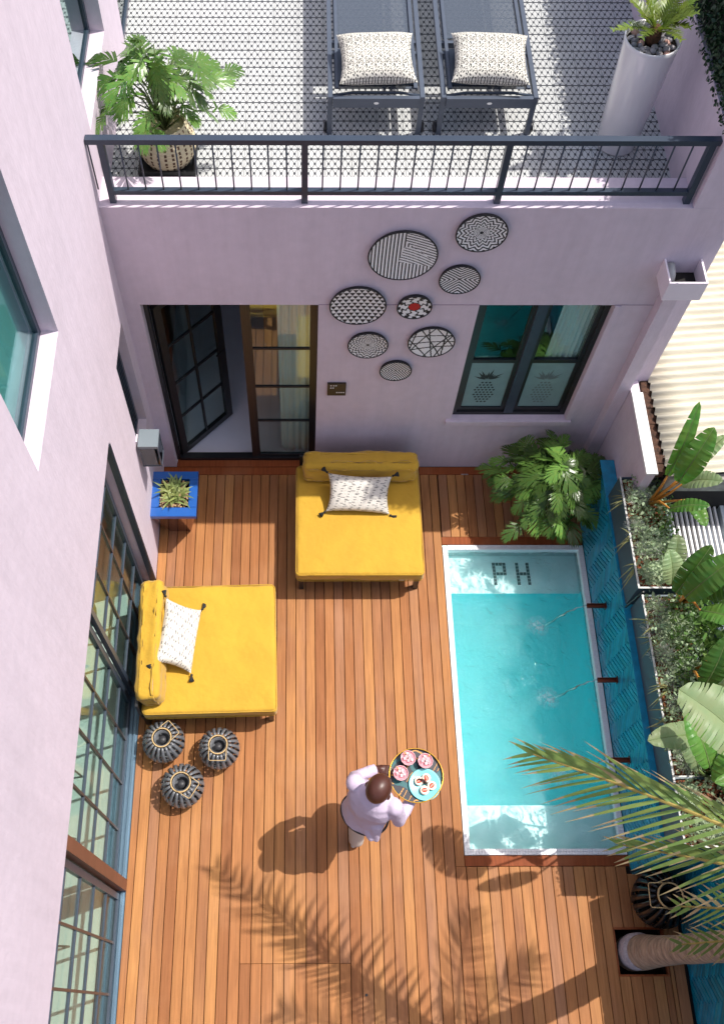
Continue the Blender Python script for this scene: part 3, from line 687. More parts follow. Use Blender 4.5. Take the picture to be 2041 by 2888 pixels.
# ================================================================== BACK DOOR AND WINDOW
room = thing('back_room', kind='structure')
b = MB(); b.box(-.15, -.0, .291, 2.6, 0, 2.9); b.box(.0, 4.4, 2.5, 2.6, 0, 2.9); b.box(2.35, 2.42, .291, 2.5, 0, 2.9); b.build('room_walls', M('room_lilac', srgb(214, 206, 214), .9), room)
MB().box(.0, 4.4, .06, 2.5, -.03, .0).build('room_floor', M('room_floor', srgb(232, 230, 240), .4, var=.03), room)
MB().box(.0, 4.4, .291, 2.5, 2.6, 2.7).build('room_ceiling', m_white, room)
door = thing('glazed_door', label='black steel framed glazed double door in the back wall, left leaf open inwards', cat='door')
f = MB(); y0, y1 = .085, .135
f.box(.13, .165, y0, y1, .0, 2.565); f.box(1.505, 1.54, y0, y1, 0, 2.565); f.box(.165, 1.505, y0, y1, 2.535, 2.565); f.box(.165, 1.505, y0-.01, y1+.01, 0, .045); f.build('frame', m_black, door)
MB().box(.905, .955, .09, .13, .045, 2.535).build('centre_post', M('post_bronze', srgb(38, 33, 33), .4), door)
fx = MB(); fx.box(.955, .985, .095, .125, .045, 2.535); fx.box(1.475, 1.505, .095, .125, .045, 2.535); fx.box(.985, 1.475, .095, .125, .045, .09); fx.build('fixed_frame', m_black, door)
for z in (.71, 1.28, 1.85): MB().box(.985, 1.475, .10, .12, z-.010, z+.010).build('glazing_bar', m_black, door)
for a, b_ in ((.09, .70), (.72, 1.27), (1.29, 1.84), (1.86, 2.535)): MB().box(.985, 1.475, .108, .112, a, b_).build('pane', m_glassroom, door)
leaf = thing('open_leaf', (.185, .12, 0), math.radians(46)); leaf.parent = door
Wl = .70
f = MB(); f.box(0, .075, -.02, .02, .05, 2.38); f.box(Wl-.075, Wl, -.02, .02, .05, 2.38); f.box(.075, Wl-.075, -.02, .02, .05, .13); f.box(.075, Wl-.075, -.02, .02, 2.31, 2.38); f.build('leaf_frame', m_black, leaf)
b = MB(); b.box(Wl/2-.009, Wl/2+.009, -.012, .012, .13, 2.31)
for z in (.67, 1.22, 1.77): b.box(.075, Wl-.075, -.011, .011, z-.009, z+.009)
b.build('leaf_bars', m_black, leaf)
MB().box(.075, Wl-.075, -.003, .003, .13, 2.31).build('leaf_pane', m_glassroom, leaf)
MB().bar((Wl-.14, -.05, 1.22), (Wl-.03, -.05, 1.22), .014).build('handle', m_black, leaf)
m_cur = M('sheer_curtain', (.86, .86, .84), .9, alpha=.88)
def curtain(x0, x1, y, z0, z1, label, mat=m_cur):
    c = MB(); n = 90; vs = []
    for i in range(n+1):
        u = i/n; x = x0+(x1-x0)*u; yy = y+.013*math.sin(u*46)+.006*math.sin(u*17+1)
        vs += [(x, yy, z0), (x, yy*1.0+.01*math.sin(u*9), (z0+z1)/2), (x, yy, z1)]
    fs = [(i*3+k, (i+1)*3+k, (i+1)*3+k+1, i*3+k+1) for i in range(n) for k in range(2)]
    c.add(vs, fs); c.build('curtain', mat, smooth=True, label=label, cat='curtain', group='sheer curtains')
curtain(1.20, 1.66, .19, .03, 2.5, 'white sheer curtain gathered inside the fixed glass panel of the back door')
m_peach = M('peach_wood', srgb(214, 160, 122), .6, var=.12, vs=3, stretch=(6, 1, .6))
wd = thing('wardrobe', label='peach timber wardrobe standing inside the room behind the back door', cat='wardrobe')
for k in range(4): MB().box(1.02+k*.16, 1.17+k*.16, 1.5, 1.56, .0, 1.75).build('door_panel', m_peach, wd)
MB().box(1.0, 1.68, 1.561, 2.1, .0, 1.75).build('carcass', m_peach, wd)
MB().box(1.02, 1.4, .9, 1.3, 1.8, 2.2).build('wall_cabinet', M('charcoal', (.05, .055, .055), .6), label='dark cabinet high inside the room behind the door glass', cat='cabinet')
MB().box(1.20, 1.245, .885, .899, 1.93, 2.06).build('light_switch', m_peach, label='small pale switch plate on the dark cabinet', cat='switch')

win = thing('sash_window', label='black framed window with frosted pineapple panes in the lilac back wall', cat='window')
wx0, wx1, wz0, wz1 = 2.814, 3.883, .902, 2.563
f = MB(); fy0, fy1 = .05, .10
f.box(wx0, wx0+.045, fy0, fy1, wz0, wz1); f.box(wx1-.045, wx1, fy0, fy1, wz0, wz1); f.box(wx0+.045, wx1-.045, fy0, fy1, wz0, wz0+.045); f.box(wx0+.045, wx1-.045, fy0, fy1, wz1-.03, wz1); f.build('frame', m_black, win)
MB().box(3.30, 3.385, .04, .10, wz0+.045, wz1-.03).build('mullion', m_navy, win)
for a, b_ in ((wx0+.045, 3.30), (3.385, wx1-.045)):
    c = MB(); c.box(a, a+.035, .065, .095, wz0+.045, wz1-.03); c.box(b_-.035, b_, .065, .095, wz0+.045, wz1-.03); c.box(a+.035, b_-.035, .065, .095, 1.70, 1.745)
    c.box(a+.035, b_-.035, .065, .095, wz0+.045, wz0+.10); c.build('sash', m_black, win)
    MB().box(a+.035, b_-.035, .080, .084, 1.745, wz1-.03).build('upper_pane', m_glassdark if a < 3 else m_glassroom, win)
    MB().box(a+.035, b_-.035, .080, .084, wz0+.10, 1.70).build('frosted_pane', m_frost, win)
    # pineapple print: drawn with small flat faces on the pane
    pn = MB(); cx = (a+b_)/2-.01; cz = 1.24
    for r_ in range(9):
        zc = cz-.16+r_*.038; hw = .088*math.sqrt(max(0, 1-((zc-cz+.01)/.19)**2))
        k = -3
        while k <= 3:
            xx = cx+(k+(r_ % 2)*.5)*.034
            if abs(xx-cx) < hw: pn.add([(xx-.014, .0785, zc), (xx, .0785, zc-.014), (xx+.014, .0785, zc), (xx, .0785, zc+.016)], [(0,1,2,3)])
            k += 1
    for i in range(11):
        an = math.radians(25+i*13); ln = .13+.04*math.sin(i*1.9)
        base_ = (cx+.02*math.cos(an), cz+.185+.01*math.sin(an)); tip = (cx+ln*math.cos(an), cz+.185+ln*math.sin(an)); nx_v = (-math.sin(an)*.011, math.cos(an)*.011); md = ((base_[0]+tip[0])/2, (base_[1]+tip[1])/2)
        pn.add([(base_[0], .0785, base_[1]), (md[0]+nx_v[0], .0785, md[1]+nx_v[1]), (tip[0], .0785, tip[1]), (md[0]-nx_v[0], .0785, md[1]-nx_v[1])], [(0,1,2,3)])
    pn.build('pineapple_print', M('print_dark', (.02, .035, .035), .6) if a < 3 else M('print_faint', (.12, .17, .17), .5), win)
m_cur2 = M('striped_curtain', (.85, .87, .86), .9, var=.1, vs=12, stretch=(8, 1, .1))
curtain(3.53, 3.87, .118, 1.2, 2.54, 'pale pleated curtain behind the right window pane', m_cur2)
MB().box(2.85, 3.30, .125, .13, .95, 2.54).build('window_blind', M('teal_blind', srgb(14, 84, 86), .8), label='deep teal blind behind the left window pane', cat='blind')

# keypad / sign on wall
kp = thing('intercom_panel', label='small bronze intercom plate beside the back door', cat='intercom')
MB().cbox(1.635, 1.80, -.022, -.001, 1.325, 1.505, .002).build('plate', M('bronze_plate', (.035, .025, .015), .4, metal=.3), kp)
q = MB()
for i, (x, z) in enumerate([(1.66, 1.475), (1.685, 1.475), (1.705, 1.475), (1.66, 1.44), (1.68, 1.44), (1.715, 1.37), (1.735, 1.37), (1.755, 1.37), (1.775, 1.37)]): q.box(x, x+.012, -.025, -.023, z, z+.012)
q.build('button', m_white, kp)

# wall lantern
wlan = thing('wall_lantern', label='box shaped metal and glass lantern on the sunlit house wall', cat='lantern')
lx0, lx1, ly0, ly1, lz0, lz1 = .02, .19, -.72, -.545, 1.26, 1.56
MB().box(lx0, lx1, ly0, ly1, lz1, lz1+.03).build('lid', M('grey_metal', srgb(116, 126, 132), .4), wlan)
MB().box(.001, .012, ly0+.05, ly1-.05, lz0+.10, lz1+.03).build('back_plate', m_wallwhite, wlan)  # pale colour stands in for light bounced off the wall inside the lantern
f = MB()
for x in (lx0+.006, lx1-.006):
    for y in (ly0+.006, ly1-.006): f.bar((x, y, lz0), (x, y, lz1), .011)
for a in (lz0, lz1-.006):
    f.bar((lx0, ly0+.006, a), (lx1, ly0+.006, a), .011); f.bar((lx0, ly1-.006, a), (lx1, ly1-.006, a), .011); f.bar((lx1-.006, ly0, a), (lx1-.006, ly1, a), .011)
f.build('frame', m_chair, wlan)
g = MB(); g.box(lx0+.01, lx1-.01, ly0+.004, ly0+.006, lz0, lz1); g.box(lx0+.01, lx1-.01, ly1-.006, ly1-.004, lz0, lz1); g.box(lx1-.006, lx1-.004, ly0+.01, ly1-.01, lz0, lz1); g.build('pane', m_glass, wlan)
MB().ell((.10, -.63, 1.42), (.028, .028, .04)).build('bulb', M('bulb_glass', (.8, .75, .65), .2), wlan, True)
MB().tube([(.02, -.63, 1.44), (.10, -.63, 1.46)], .008).build('lamp_holder', m_black, wlan)

# ================================================================== WALL PLATES
m_pw = M('plate_white', srgb(226, 226, 226), .75, var=.05, vs=30, bump=.3, bs=150); m_pk = M('plate_black', (.012, .012, .014), .7); m_red = M('plate_red', (.45, .01, .012), .6)
def zig(t, n): u = (t*n) % 1; return abs(u-.5)*2
def f_stripes(x, y):
    if x > .05 and y > .62-x*.9: 
        return 1 if ((x*.35+y+.0) * 9.5) % 1 < .38 else 0
    if x > -.05+.2*y and y < .35 and y > -.30-.15*x: return 1 if ((y+.35*x+.12*x*x)*9.5) % 1 < .33 else 0
    return 1 if (x*9.5) % 1 < .42 else 0
def f_burst(n):
    def f(x, y):
        r = math.hypot(x, y); a = math.atan2(y, x)/(2*math.pi)
        if r < .07: return 1
        if r < .3: return 1 if (r*17) % 1 < .35 else 0
        return 1 if ((r+.16*zig(a, n))*5.6) % 1 < .46 else 0
    return f
def f_chev(x, y):
    ax, ay = abs(x), abs(y); u = ay-ax*.82
    return 1 if (u*5.2+.25+.5*ax*ay) % 1 < .5 else 0
def f_chev2(x, y):
    ax, ay = abs(x), abs(y); u = ay*.9-ax
    return 1 if (u*5.0+.2) % 1 < .5 else 0
def f_tri(x, y):
    r = math.floor(y*5.5); fy = y*5.5-r; fx = (x*4.6+.5*(r % 2)) % 1
    return 1 if abs(fx-.5) < (fy)*.5 and fy < .97 else 0
LN = [(-.9,.1,.1,-1.3),(-.5,.9,.55,-1.1),(-.2,1,.1,-1),(.1,1,-.9,-.6),(.2,.9,1,-.3),(.6,.8,.5,-.9),(-1,.4,1,.5),(-1,-.1,1,.1),(-.9,-.5,1,-.2),(-.7,.7,-.9,-.4),(.9,.6,.2,-1),(-.3,-1,.9,.7)]
def f_lines(x, y):
    for a, b_, c, d in LN:
        vx, vy = c-a, d-b_; t = ((x-a)*vx+(y-b_)*vy)/(vx*vx+vy*vy)
        if math.hypot(x-a-t*vx, y-b_-t*vy) < .03: return 1
    return 0
def f_flower(x, y):
    r = math.hypot(x, y); a = math.atan2(y, x)/(2*math.pi)
    if r < .3+.06*zig(a, 8): return 2
    if r < .38: return 1
    z_ = zig(a+.02*math.sin(20*r), 8)
    if r < .82: return 0 if z_ > .28+.15*(r > .7) else 1
    return 0 if zig(a+.03, 12) > .55 else 1
def wall_plate(c, R, f, label, tilt=0):
    t = thing('wall_basket', (c[0], -.004, c[2]), label=label, cat='wall basket', group='black and white woven discs on the back wall')
    n = 96; mb = MB(); vs = {}; 
    def V(i, j):
        if (i, j) not in vs:
            x = (i/n*2-1); y = (j/n*2-1); r = min(1, math.hypot(x, y)); vs[(i, j)] = len(mb.v); mb.v.append((x*R, -.018-.012*r*r, y*R))
        return vs[(i, j)]
    for i in range(n):
        for j in range(n):
            x = (i+.5)/n*2-1; y = (j+.5)/n*2-1
            if x*x+y*y > .985: continue
            mb.f.append((V(i,j), V(i+1,j), V(i+1,j+1), V(i,j+1))); mb.m.append(f(x, y))
    mb.build('woven_face', [m_pw, m_pk, m_red], t)
    MB().ring((0, -.028, 0), R, .006, 48, 8, (0, 1, 0)).build('rim', m_pk, t, True)
    b = MB(); b.lathe([(R*.96, 0), (R*1.0, .026)], (0, 0, 0), 40, caps=False)
    b.v = [(v[0], -v[2], v[1]) for v in b.v]; b.build('back', m_pk, t, True)
wall_plate((2.15, 0, 3.155), .253, f_stripes, 'largest disc, woven with fine curving black stripes')
wall_plate((1.848, 0, 2.583), .220, f_tri, 'disc woven with rows of small black triangles, left of the red flower disc')
wall_plate((2.605, 0, 2.894), .153, f_chev, 'small disc with bold black chevrons right of the largest striped disc')
wall_plate((2.692, 0, 3.391), .182, f_burst(14), 'topmost disc woven with a large zigzag sunburst')
wall_plate((2.295, 0, 2.57), .135, f_flower, 'small disc with a red centred black and white flower')
wall_plate((1.957, 0, 2.073), .165, f_burst(16), 'sunburst disc below the triangle patterned disc')
wall_plate((2.481, 0, 2.116), .192, f_lines, 'white disc with thin crossing black lines near the window')
wall_plate((2.219, 0, 1.711), .135, f_chev2, 'lowest small disc with bold chevron stripes')

# ================================================================== DAYBEDS
def rounded_box(sx, sy, sz, bev, seg=5, sub=0):
    bm = bmesh.new(); bmesh.ops.create_cube(bm, size=1)
    for v in bm.verts: v.co = Vector((v.co.x*sx, v.co.y*sy, v.co.z*sz))
    bmesh.ops.subdivide_edges(bm, edges=bm.edges[:], cuts=6, use_grid_fill=True)
    es = [e for e in bm.edges if len(e.link_faces) == 2 and e.link_faces[0].normal.dot(e.link_faces[1].normal) < .5]
    bmesh.ops.bevel(bm, geom=es, offset=bev, segments=seg, affect='EDGES', profile=.6)
    me = bpy.data.meshes.new('m'); bm.to_mesh(me); bm.free()
    me.polygons.foreach_set('use_smooth', [True]*len(me.polygons)); return me
tex = bpy.data.textures.new('soft_clouds', 'CLOUDS'); tex.noise_scale = .28; tex.noise_depth = 2
tex2 = bpy.data.textures.new('fold_clouds', 'CLOUDS'); tex2.noise_scale = .10; tex2.noise_depth = 3
tex3 = bpy.data.textures.new('cloth_folds', 'MARBLE'); tex3.noise_scale = .16; tex3.turbulence = 6; tex3.noise_depth = 3
def soften(o, strength, t=tex):
    mod(o, 'SUBSURF', levels=1, render_levels=1); mod(o, 'DISPLACE', texture=t, strength=strength, mid_level=.5, texture_coords='GLOBAL')
def cushion(w, h, th, n=40, pattern=None, mats=None, name='pillow_cover'):
    mb = MB(); 
    def pos(u, v, sgn):
        ex = 1-.10*(1-abs(v)**2)*abs(u)**6-0; ey = 1-.10*(1-abs(u)**2)*abs(v)**6
        prof = (max(0, 1-u**4)**.6)*(max(0, 1-v**4)**.6)
        return (u*w/2*ex, v*h/2*ey, sgn*th/2*prof+.0015*sgn)
    for sgn in (1, -1):
        o = len(mb.v)
        for j in range(n+1):
            for i in range(n+1): mb.v.append(pos(i/n*2-1, j/n*2-1, sgn))
        for j in range(n):
            for i in range(n):
                a = o+j*(n+1)+i; q = (a, a+1, a+n+2, a+n+1)
                mb.f.append(q if sgn > 0 else tuple(reversed(q))); mb.m.append(pattern((i+.5)/n*2-1, (j+.5)/n*2-1) if pattern else 0)
    return mb
m_cush = M('cream_pillow', srgb(208, 203, 194), .9, var=.06, vs=10, bump=.6, bs=90)
m_tas = M('charcoal_tassel', (.018, .02, .02), .9, var=.3, vs=40)
def f_weave(x, y):
    r = int((y+1)*22); 
    if r % 3 == 0: return 1 if (x*40+r*.37) % 1 < .30 else 0
    return 1 if (x*23+r*.71) % 1 < .10 else 0
m_thread = M('grey_thread', srgb(128, 126, 122), .9)
def daybed(loc, rz, label, plabel, ppos, prot, extra_bolster=0):
    t = thing('daybed', loc, rz, label=label, cat='daybed', group='mustard daybeds on the deck')
    # local frame: x across, y from front (-) to back (+); depth 1.24, width 1.18
    Wd, Dp = 1.15, 1.17
    for x in (-Wd/2+.03, Wd/2-.03):
        for y in (-Dp/2+.04, Dp/2-.03): MB().box(x-.022, x+.022, y-.022, y+.022, 0, .235).build('leg', m_black, t)
    g = MB(); g.box(-Wd/2, Wd/2, -Dp/2+.015, Dp/2, .235, .275); g.build('frame', m_black, t)
    me = rounded_box(1.185, 1.16, .155, .045); me.materials.append(m_yel); o = link('seat_cushion', me, t, loc=(0, -.02, .352)); soften(o, .030)
    me = rounded_box(1.09, .215, .27, .075); me.materials.append(m_yel); o = link('back_cushion', me, t, mat=Matrix.Translation((.02, .475, .55)) @ Matrix.Rotation(-.16, 4, 'X')); soften(o, .05, tex2)
    rx_, ry_, rr_ = .5925, .58, .045
    for zz_ in (.278, .426):
        pts_ = []
        for (qx, qy, a0_) in ((1, 1, 0), (-1, 1, 90), (-1, -1, 180), (1, -1, 270)):
            for k_ in range(5):
                a_ = math.radians(a0_+k_*22.5); pts_.append((qx*(rx_-rr_)+rr_*math.cos(a_)*.985, -.02+qy*(ry_-rr_)+rr_*math.sin(a_)*.985, zz_-(.012 if zz_ > .4 else 0)))
        pts_.append(pts_[0]); MB().tube(pts_, .0042, 6).build('piping', m_yel, t, True)
    MB().box(-.56, .56, .575, .60, .25, .56).build('backrest', m_black, t)
    p = thing('throw_pillow', label=plabel, cat='pillow', group='cream tasselled pillows')
    w_, h_ = .60, .36
    cc = cushion(w_, h_, .15, 44, f_weave); co = cc.build('pillow_cover', [m_cush, m_thread], p, True)
    for i, (sx, sy) in enumerate(((-1, -1), (1, -1), (1, 1), (-1, 1))):
        q = MB(); bx, by = sx*w_/2, sy*h_/2; ang = math.atan2(sy*.5, sx)+random.uniform(-.3, .3)
        q.ell((bx+.012*sx, by+.008*sy, 0), (.012, .012, .012), 10, 6)
        for k in range(16):
            a = ang+(k-7.5)*.055; q.tube([(bx+.015*sx, by+.01*sy, 0), (bx+.015*sx+.055*math.cos(a), by+.01*sy+.055*math.sin(a), random.uniform(-.02, .0))], [.004, .005], 5)
        q.build('tassel', m_tas, p, True)
    p.matrix_world = Matrix.Translation(ppos) @ Euler(prot).to_matrix().to_4x4()
    return t
daybed((1.945, -.79, 0), 0, 'mustard yellow daybed against the lilac back wall, between door and plant',
       'cream tasselled pillow leaning on the daybed at the back wall', (1.945, -.615, .555), (.55, .04, -.04))
daybed((.575, -2.09, 0), math.radians(91.5), 'mustard yellow daybed beside the sliding doors, with wrinkled back cushion',
       'cream tasselled pillow leaning on the daybed by the sliding doors', (.325, -2.03, .565), (.60, .02, math.radians(84)))
MB().box(2.31, 2.36, -1.386, -1.380, .28, .295).build('care_label', m_white, label='tiny white care label under the front edge of the daybed at the wall', cat='label')

# ================================================================== PLANTS
def philo_leaf(seed, lobes=7, deep=.75):
    rr = random.Random(seed); mb = MB(); n = lobes
    zf = lambda x, y: -.30*y*y+.10*abs(x)*1.0-.35*x*x
    def P3(x, y): return (x, y, zf(x, y))
    mid = []
    for k in range(n+1): mid.append(.06+.84*k/n)
    for sx in (-1, 1):
        for k in range(n):
            yb0, yb1 = mid[k], mid[k]+.84/n*.92
            Lk = (.30+.38*math.sin(math.pi*(k+.8)/(n+.9)))*(rr.uniform(.88, 1.1)); ang = math.radians(62-8.5*k+rr.uniform(-5, 5)-(30 if k == 0 else 0)*0)
            if k == 0: ang = math.radians(-15)
            dx, dy = math.cos(math.radians(90)-0)*0+math.cos(math.radians(90-math.degrees(ang)))*0+math.sin(ang)*1.0, math.cos(ang)
            if k == 0: dx, dy = .85, -.45
            w = .092
            ym = (yb0+yb1)/2
            # inner web, lobe body, two finger tips
            a0 = (0, yb0); a1 = (0, yb1)
            b0 = (sx*(dx*Lk*.35+dy*.0)+sx*dy*w*.35, ym+dy*Lk*.35-dx*w*.75); b1 = (sx*(dx*Lk*.35)-sx*dy*w*.35, ym+dy*Lk*.35+dx*w*.75)
            c0 = (sx*(dx*Lk*.72)+sx*dy*w*.45, ym+dy*Lk*.72-dx*w*.7); c1 = (sx*(dx*Lk*.72)-sx*dy*w*.5, ym+dy*Lk*.72+dx*w*.7)
            t0 = (sx*dx*Lk*1.0+sx*dy*w*.5, ym+dy*Lk*1.0-dx*w*.6); t1 = (sx*dx*Lk*.95-sx*dy*w*.5, ym+dy*Lk*1.02+dx*w*.5); cm = (sx*dx*Lk*.80, ym+dy*Lk*.80)
            vs = [P3(*q) for q in (a0, a1, b0, b1, c0, c1, t0, t1, cm)]
            mb.add(vs, [(0,2,3,1), (2,4,8,3), (3,8,5), (4,6,8), (8,7,5)])
    tip = [P3(*q) for q in ((-.05, .88), (.05, .88), (.045, 1.0), (0, 1.14), (-.045, 1.0))]
    mb.add(tip, [(0,1,2,3,4)])
    return mb
def leafmat(name, c1, rnd=.3, rough=.34, tl=.25):
    m = bpy.data.materials.new(name); m.use_nodes = True; n = m.node_tree; N = n.nodes; L = n.links
    p = N['Principled BSDF']; p.inputs['Roughness'].default_value = rough; p.inputs['Specular IOR Level'].default_value = .3
    oi = N.new('ShaderNodeObjectInfo'); hs = N.new('ShaderNodeHueSaturation'); hs.inputs['Color'].default_value = (*c1, 1)
    mr = N.new('ShaderNodeMapRange'); mr.inputs['To Min'].default_value = 1-rnd; mr.inputs['To Max'].default_value = 1+rnd*1.3; L.new(oi.outputs['Random'], mr.inputs[0]); L.new(mr.outputs[0], hs.inputs['Value'])
    tc = N.new('ShaderNodeTexCoord'); t = N.new('ShaderNodeTexNoise'); t.inputs['Scale'].default_value = 9; L.new(tc.outputs['Object'], t.inputs['Vector'])
    mh = N.new('ShaderNodeMapRange'); mh.inputs['From Min'].default_value = .3; mh.inputs['From Max'].default_value = .7; mh.inputs['To Min'].default_value = .475; mh.inputs['To Max'].default_value = .52; L.new(t.outputs[0], mh.inputs[0]); L.new(mh.outputs[0], hs.inputs['Hue'])
    L.new(hs.outputs[0], p.inputs['Base Color'])
    tr = N.new('ShaderNodeBsdfTranslucent'); h2 = N.new('ShaderNodeHueSaturation'); h2.inputs['Value'].default_value = 1.5; h2.inputs['Saturation'].default_value = 1.1; L.new(hs.outputs[0], h2.inputs['Color']); L.new(h2.outputs[0], tr.inputs[0])
    mx = N.new('ShaderNodeMixShader'); mx.inputs[0].default_value = tl; out = N['Material Output']
    L.new(p.outputs[0], mx.inputs[1]); L.new(tr.outputs[0], mx.inputs[2]); L.new(mx.outputs[0], out.inputs[0])
    return m
m_phil = leafmat('philodendron_green', (.085, .17, .034), .55, .26, .2)
m_stem = M('green_stem', (.11, .16, .045), .5, var=.3, vs=20)
PHL = []
for sd_ in range(4):
    me = philo_leaf(sd_).mesh('leaf', m_phil, False); PHL.append(me)
def aim(base, direction, up, scale, roll=0):
    y = Vector(direction).normalized(); z = Vector(up); z = (z-y*z.dot(y)); z = z.normalized() if z.length > 1e-4 else y.orthogonal().normalized()
    x = y.cross(z); m = Matrix((x, y, z)).transposed().to_4x4()
    return Matrix.Translation(base) @ m @ Matrix.Rotation(roll, 4, 'Y') @ Matrix.Scale(scale, 4)
def philodendron(name, root, n, R, H, size, label, cat, squash=(1, 1)):
    t = thing(name, root, label=label, cat=cat); st = MB()
    for k in range(n):
        u = (k+.5)/n; el = math.radians(4+86*(u**.75)) if n > 60 else math.radians(8+78*u)
        az = k*2.39996+random.uniform(-.3, .3); rad = R*math.cos(el)*random.uniform(.70, 1.08)*(1+.14*math.sin(3*az+1)+.10*math.sin(5*az)); hh = H*(.30+.70*math.sin(el))*random.uniform(.8, 1.1)
        tip = Vector((rad*math.cos(az)*squash[0], rad*math.sin(az)*squash[1], hh))
        out = Vector((math.cos(az), math.sin(az), 0)); s_ = size*random.uniform(.6, 1.45)
        b = tip - out*s_*.35
        st.tube([(0, 0, .02), tuple(Vector((b.x*.45, b.y*.45, b.z*.72))), tuple(b)], [.008, .006, .004], 5)
        d = out*1.0+Vector((random.uniform(-.4, .4), random.uniform(-.4, .4), random.uniform(-.35, .25)))
        up = Vector((random.uniform(-.45, .45), random.uniform(-.45, .45), 1))+out*.25
        link('leaf', PHL[k % 4], t, mat=aim(b, d, up, s_, random.uniform(-.4, .4)))
    st.build('stem', m_stem, t, True)
    return t
pot_r = thing('plant_pot', (3.80, -.50, 0), label='brown clay pot half hidden under the philodendron at the wall', cat='pot')
m_clay = M('brown_clay', srgb(92, 46, 34), .6, var=.15)
MB().lathe([(.15, 0), (.21, .28), (.225, .30), (.225, .33), (.20, .33), (.195, .27), (0, .27)], (0, 0, 0), 36).build('pot_body', m_clay, pot_r, True)
philodendron('philodendron', (3.79, -.52, .27), 190, .50, .62, .175, 'large bushy philodendron with lobed green leaves between window and pool', 'plant', (1.02, .92))

# basket plant on the terrace
bk = thing('woven_basket', (.42, .70, 3.415), label='round cream and brown woven basket holding the terrace plant', cat='basket')
m_b1 = M('basket_cream', srgb(206, 192, 158), .8, bump=.3, bs=90); m_b2 = M('basket_brown', srgb(88, 62, 44), .8)
pr = []
for k in range(29):
    u = k/28; r = .155+.055*math.sin(math.pi*min(1, u*1.05+.05)); pr.append((r+(.004 if k % 2 else 0), u*.33))
MB().lathe(pr+[(.15, .33), (.15, .25), (0, .25)], (0, 0, 0), 72, mf=lambda i, k: 1 if (i < 27 and ((k+(i//2) % 2*0) % 3 == 0 and i % 3 != 2)) else 0).build('basket_body', [m_b1, m_b2], bk)
tb_ = thing('slate_tray', (.42, .68, 3.403), label='square black tray under the woven basket', cat='tray')
b = MB(); b.box(-.21, .21, -.18, .18, 0, .008); b.box(-.21, -.195, -.18, .18, .008, .05); b.box(.195, .21, -.18, .18, .008, .05); b.box(-.195, .195, .165, .18, .008, .05); b.box(-.195, .195, -.18, -.165, .008, .05); b.build('tray_body', m_black, tb_)
philodendron('potted_philodendron', (.42, .70, 3.64), 50, .50, .66, .165, 'open philodendron with long lobed leaves in the basket behind the railing', 'plant', (1.0, .8))

# spiky plant in blue planter
bp = thing('blue_planter', (.21, -.635, 0), label='square planter with bright blue rim and mirror-like tapering body beside the house wall', cat='planter')
def frustum(mb, w0, d0, w1, d1, z0, z1):
    mb.add([(-w0,-d0,z0),(w0,-d0,z0),(w0,d0,z0),(-w0,d0,z0),(-w1,-d1,z1),(w1,-d1,z1),(w1,d1,z1),(-w1,d1,z1)], [(0,3,2,1),(0,1,5,4),(1,2,6,5),(2,3,7,6),(3,0,4,7)])
b = MB(); frustum(b, .10, .10, .20, .225, 0, .545); b.build('body', M('mirror_glaze', srgb(150, 120, 110), .12, metal=.9), bp)
m_blue = M('blue_glaze', srgb(34, 88, 162), .3, var=.08, vs=6, coat=.4)
b = MB(); b.cbox(-.215, .215, -.24, -.145, .55, .60, .005); b.cbox(-.215, .215, .16, .24, .55, .60, .005); b.cbox(-.215, -.135, -.144, .159, .55, .60, .005); b.cbox(.135, .215, -.144, .159, .55, .60, .005); b.build('rim', m_blue, bp)
pebm = [M('tan_pebble', srgb(190, 160, 120), .8, var=.2, vs=30, rnd=.25)]
b = MB()
for _ in range(240): b.ell((random.uniform(-.13, .13), random.uniform(-.14, .15), .565+random.uniform(0, .02)), (random.uniform(.008, .016), random.uniform(.007, .013), .008), 7, 5, jit=.1)
b.build('gravel', pebm[0], bp, True, kind='stuff')
def blade(mb, base, az, el, L, w, droop, n=7, fold=.0):
    d = Vector((math.cos(az)*math.cos(el), math.sin(az)*math.cos(el), math.sin(el))); side = Vector((-math.sin(az), math.cos(az), 0)); vs = []
    for i in range(n+1):
        u = i/n; p = Vector(base)+d*L*u+Vector((0, 0, -1))*droop*L*u*u; ww = w*(1-u**2.2)*.5*(.6+.4*min(1, u*4)) if i < n else .0004
        vs += [p-side*ww+Vector((0, 0, fold*ww)), p-Vector((0, 0, .0)), p+side*ww+Vector((0, 0, fold*ww))]
    fs = []
    for i in range(n): a = i*3; fs += [(a, a+1, a+4, a+3), (a+1, a+2, a+5, a+4)]
    mb.add(vs, fs)
m_aloe = leafmat('aloe_green', (.24, .29, .10), .25); m_cyc = leafmat('cycad_green', (.13, .19, .03), .3)
ap = thing('spiky_aloe', (.21, -.63, .57), label='spiky pale green aloe growing in the blue rimmed planter', cat='plant')
for c_ in ((-.05, .03), (.05, -.02), (-.02, -.07), (.03, .08)):
    for k in range(12):
        b = MB(); blade(b, (c_[0], c_[1], 0), k*.524+random.uniform(-.2, .2), random.uniform(.35, 1.2), random.uniform(.15, .24), .028, random.uniform(.15, .5), fold=.8); b.build('leaf', m_aloe, ap, True)

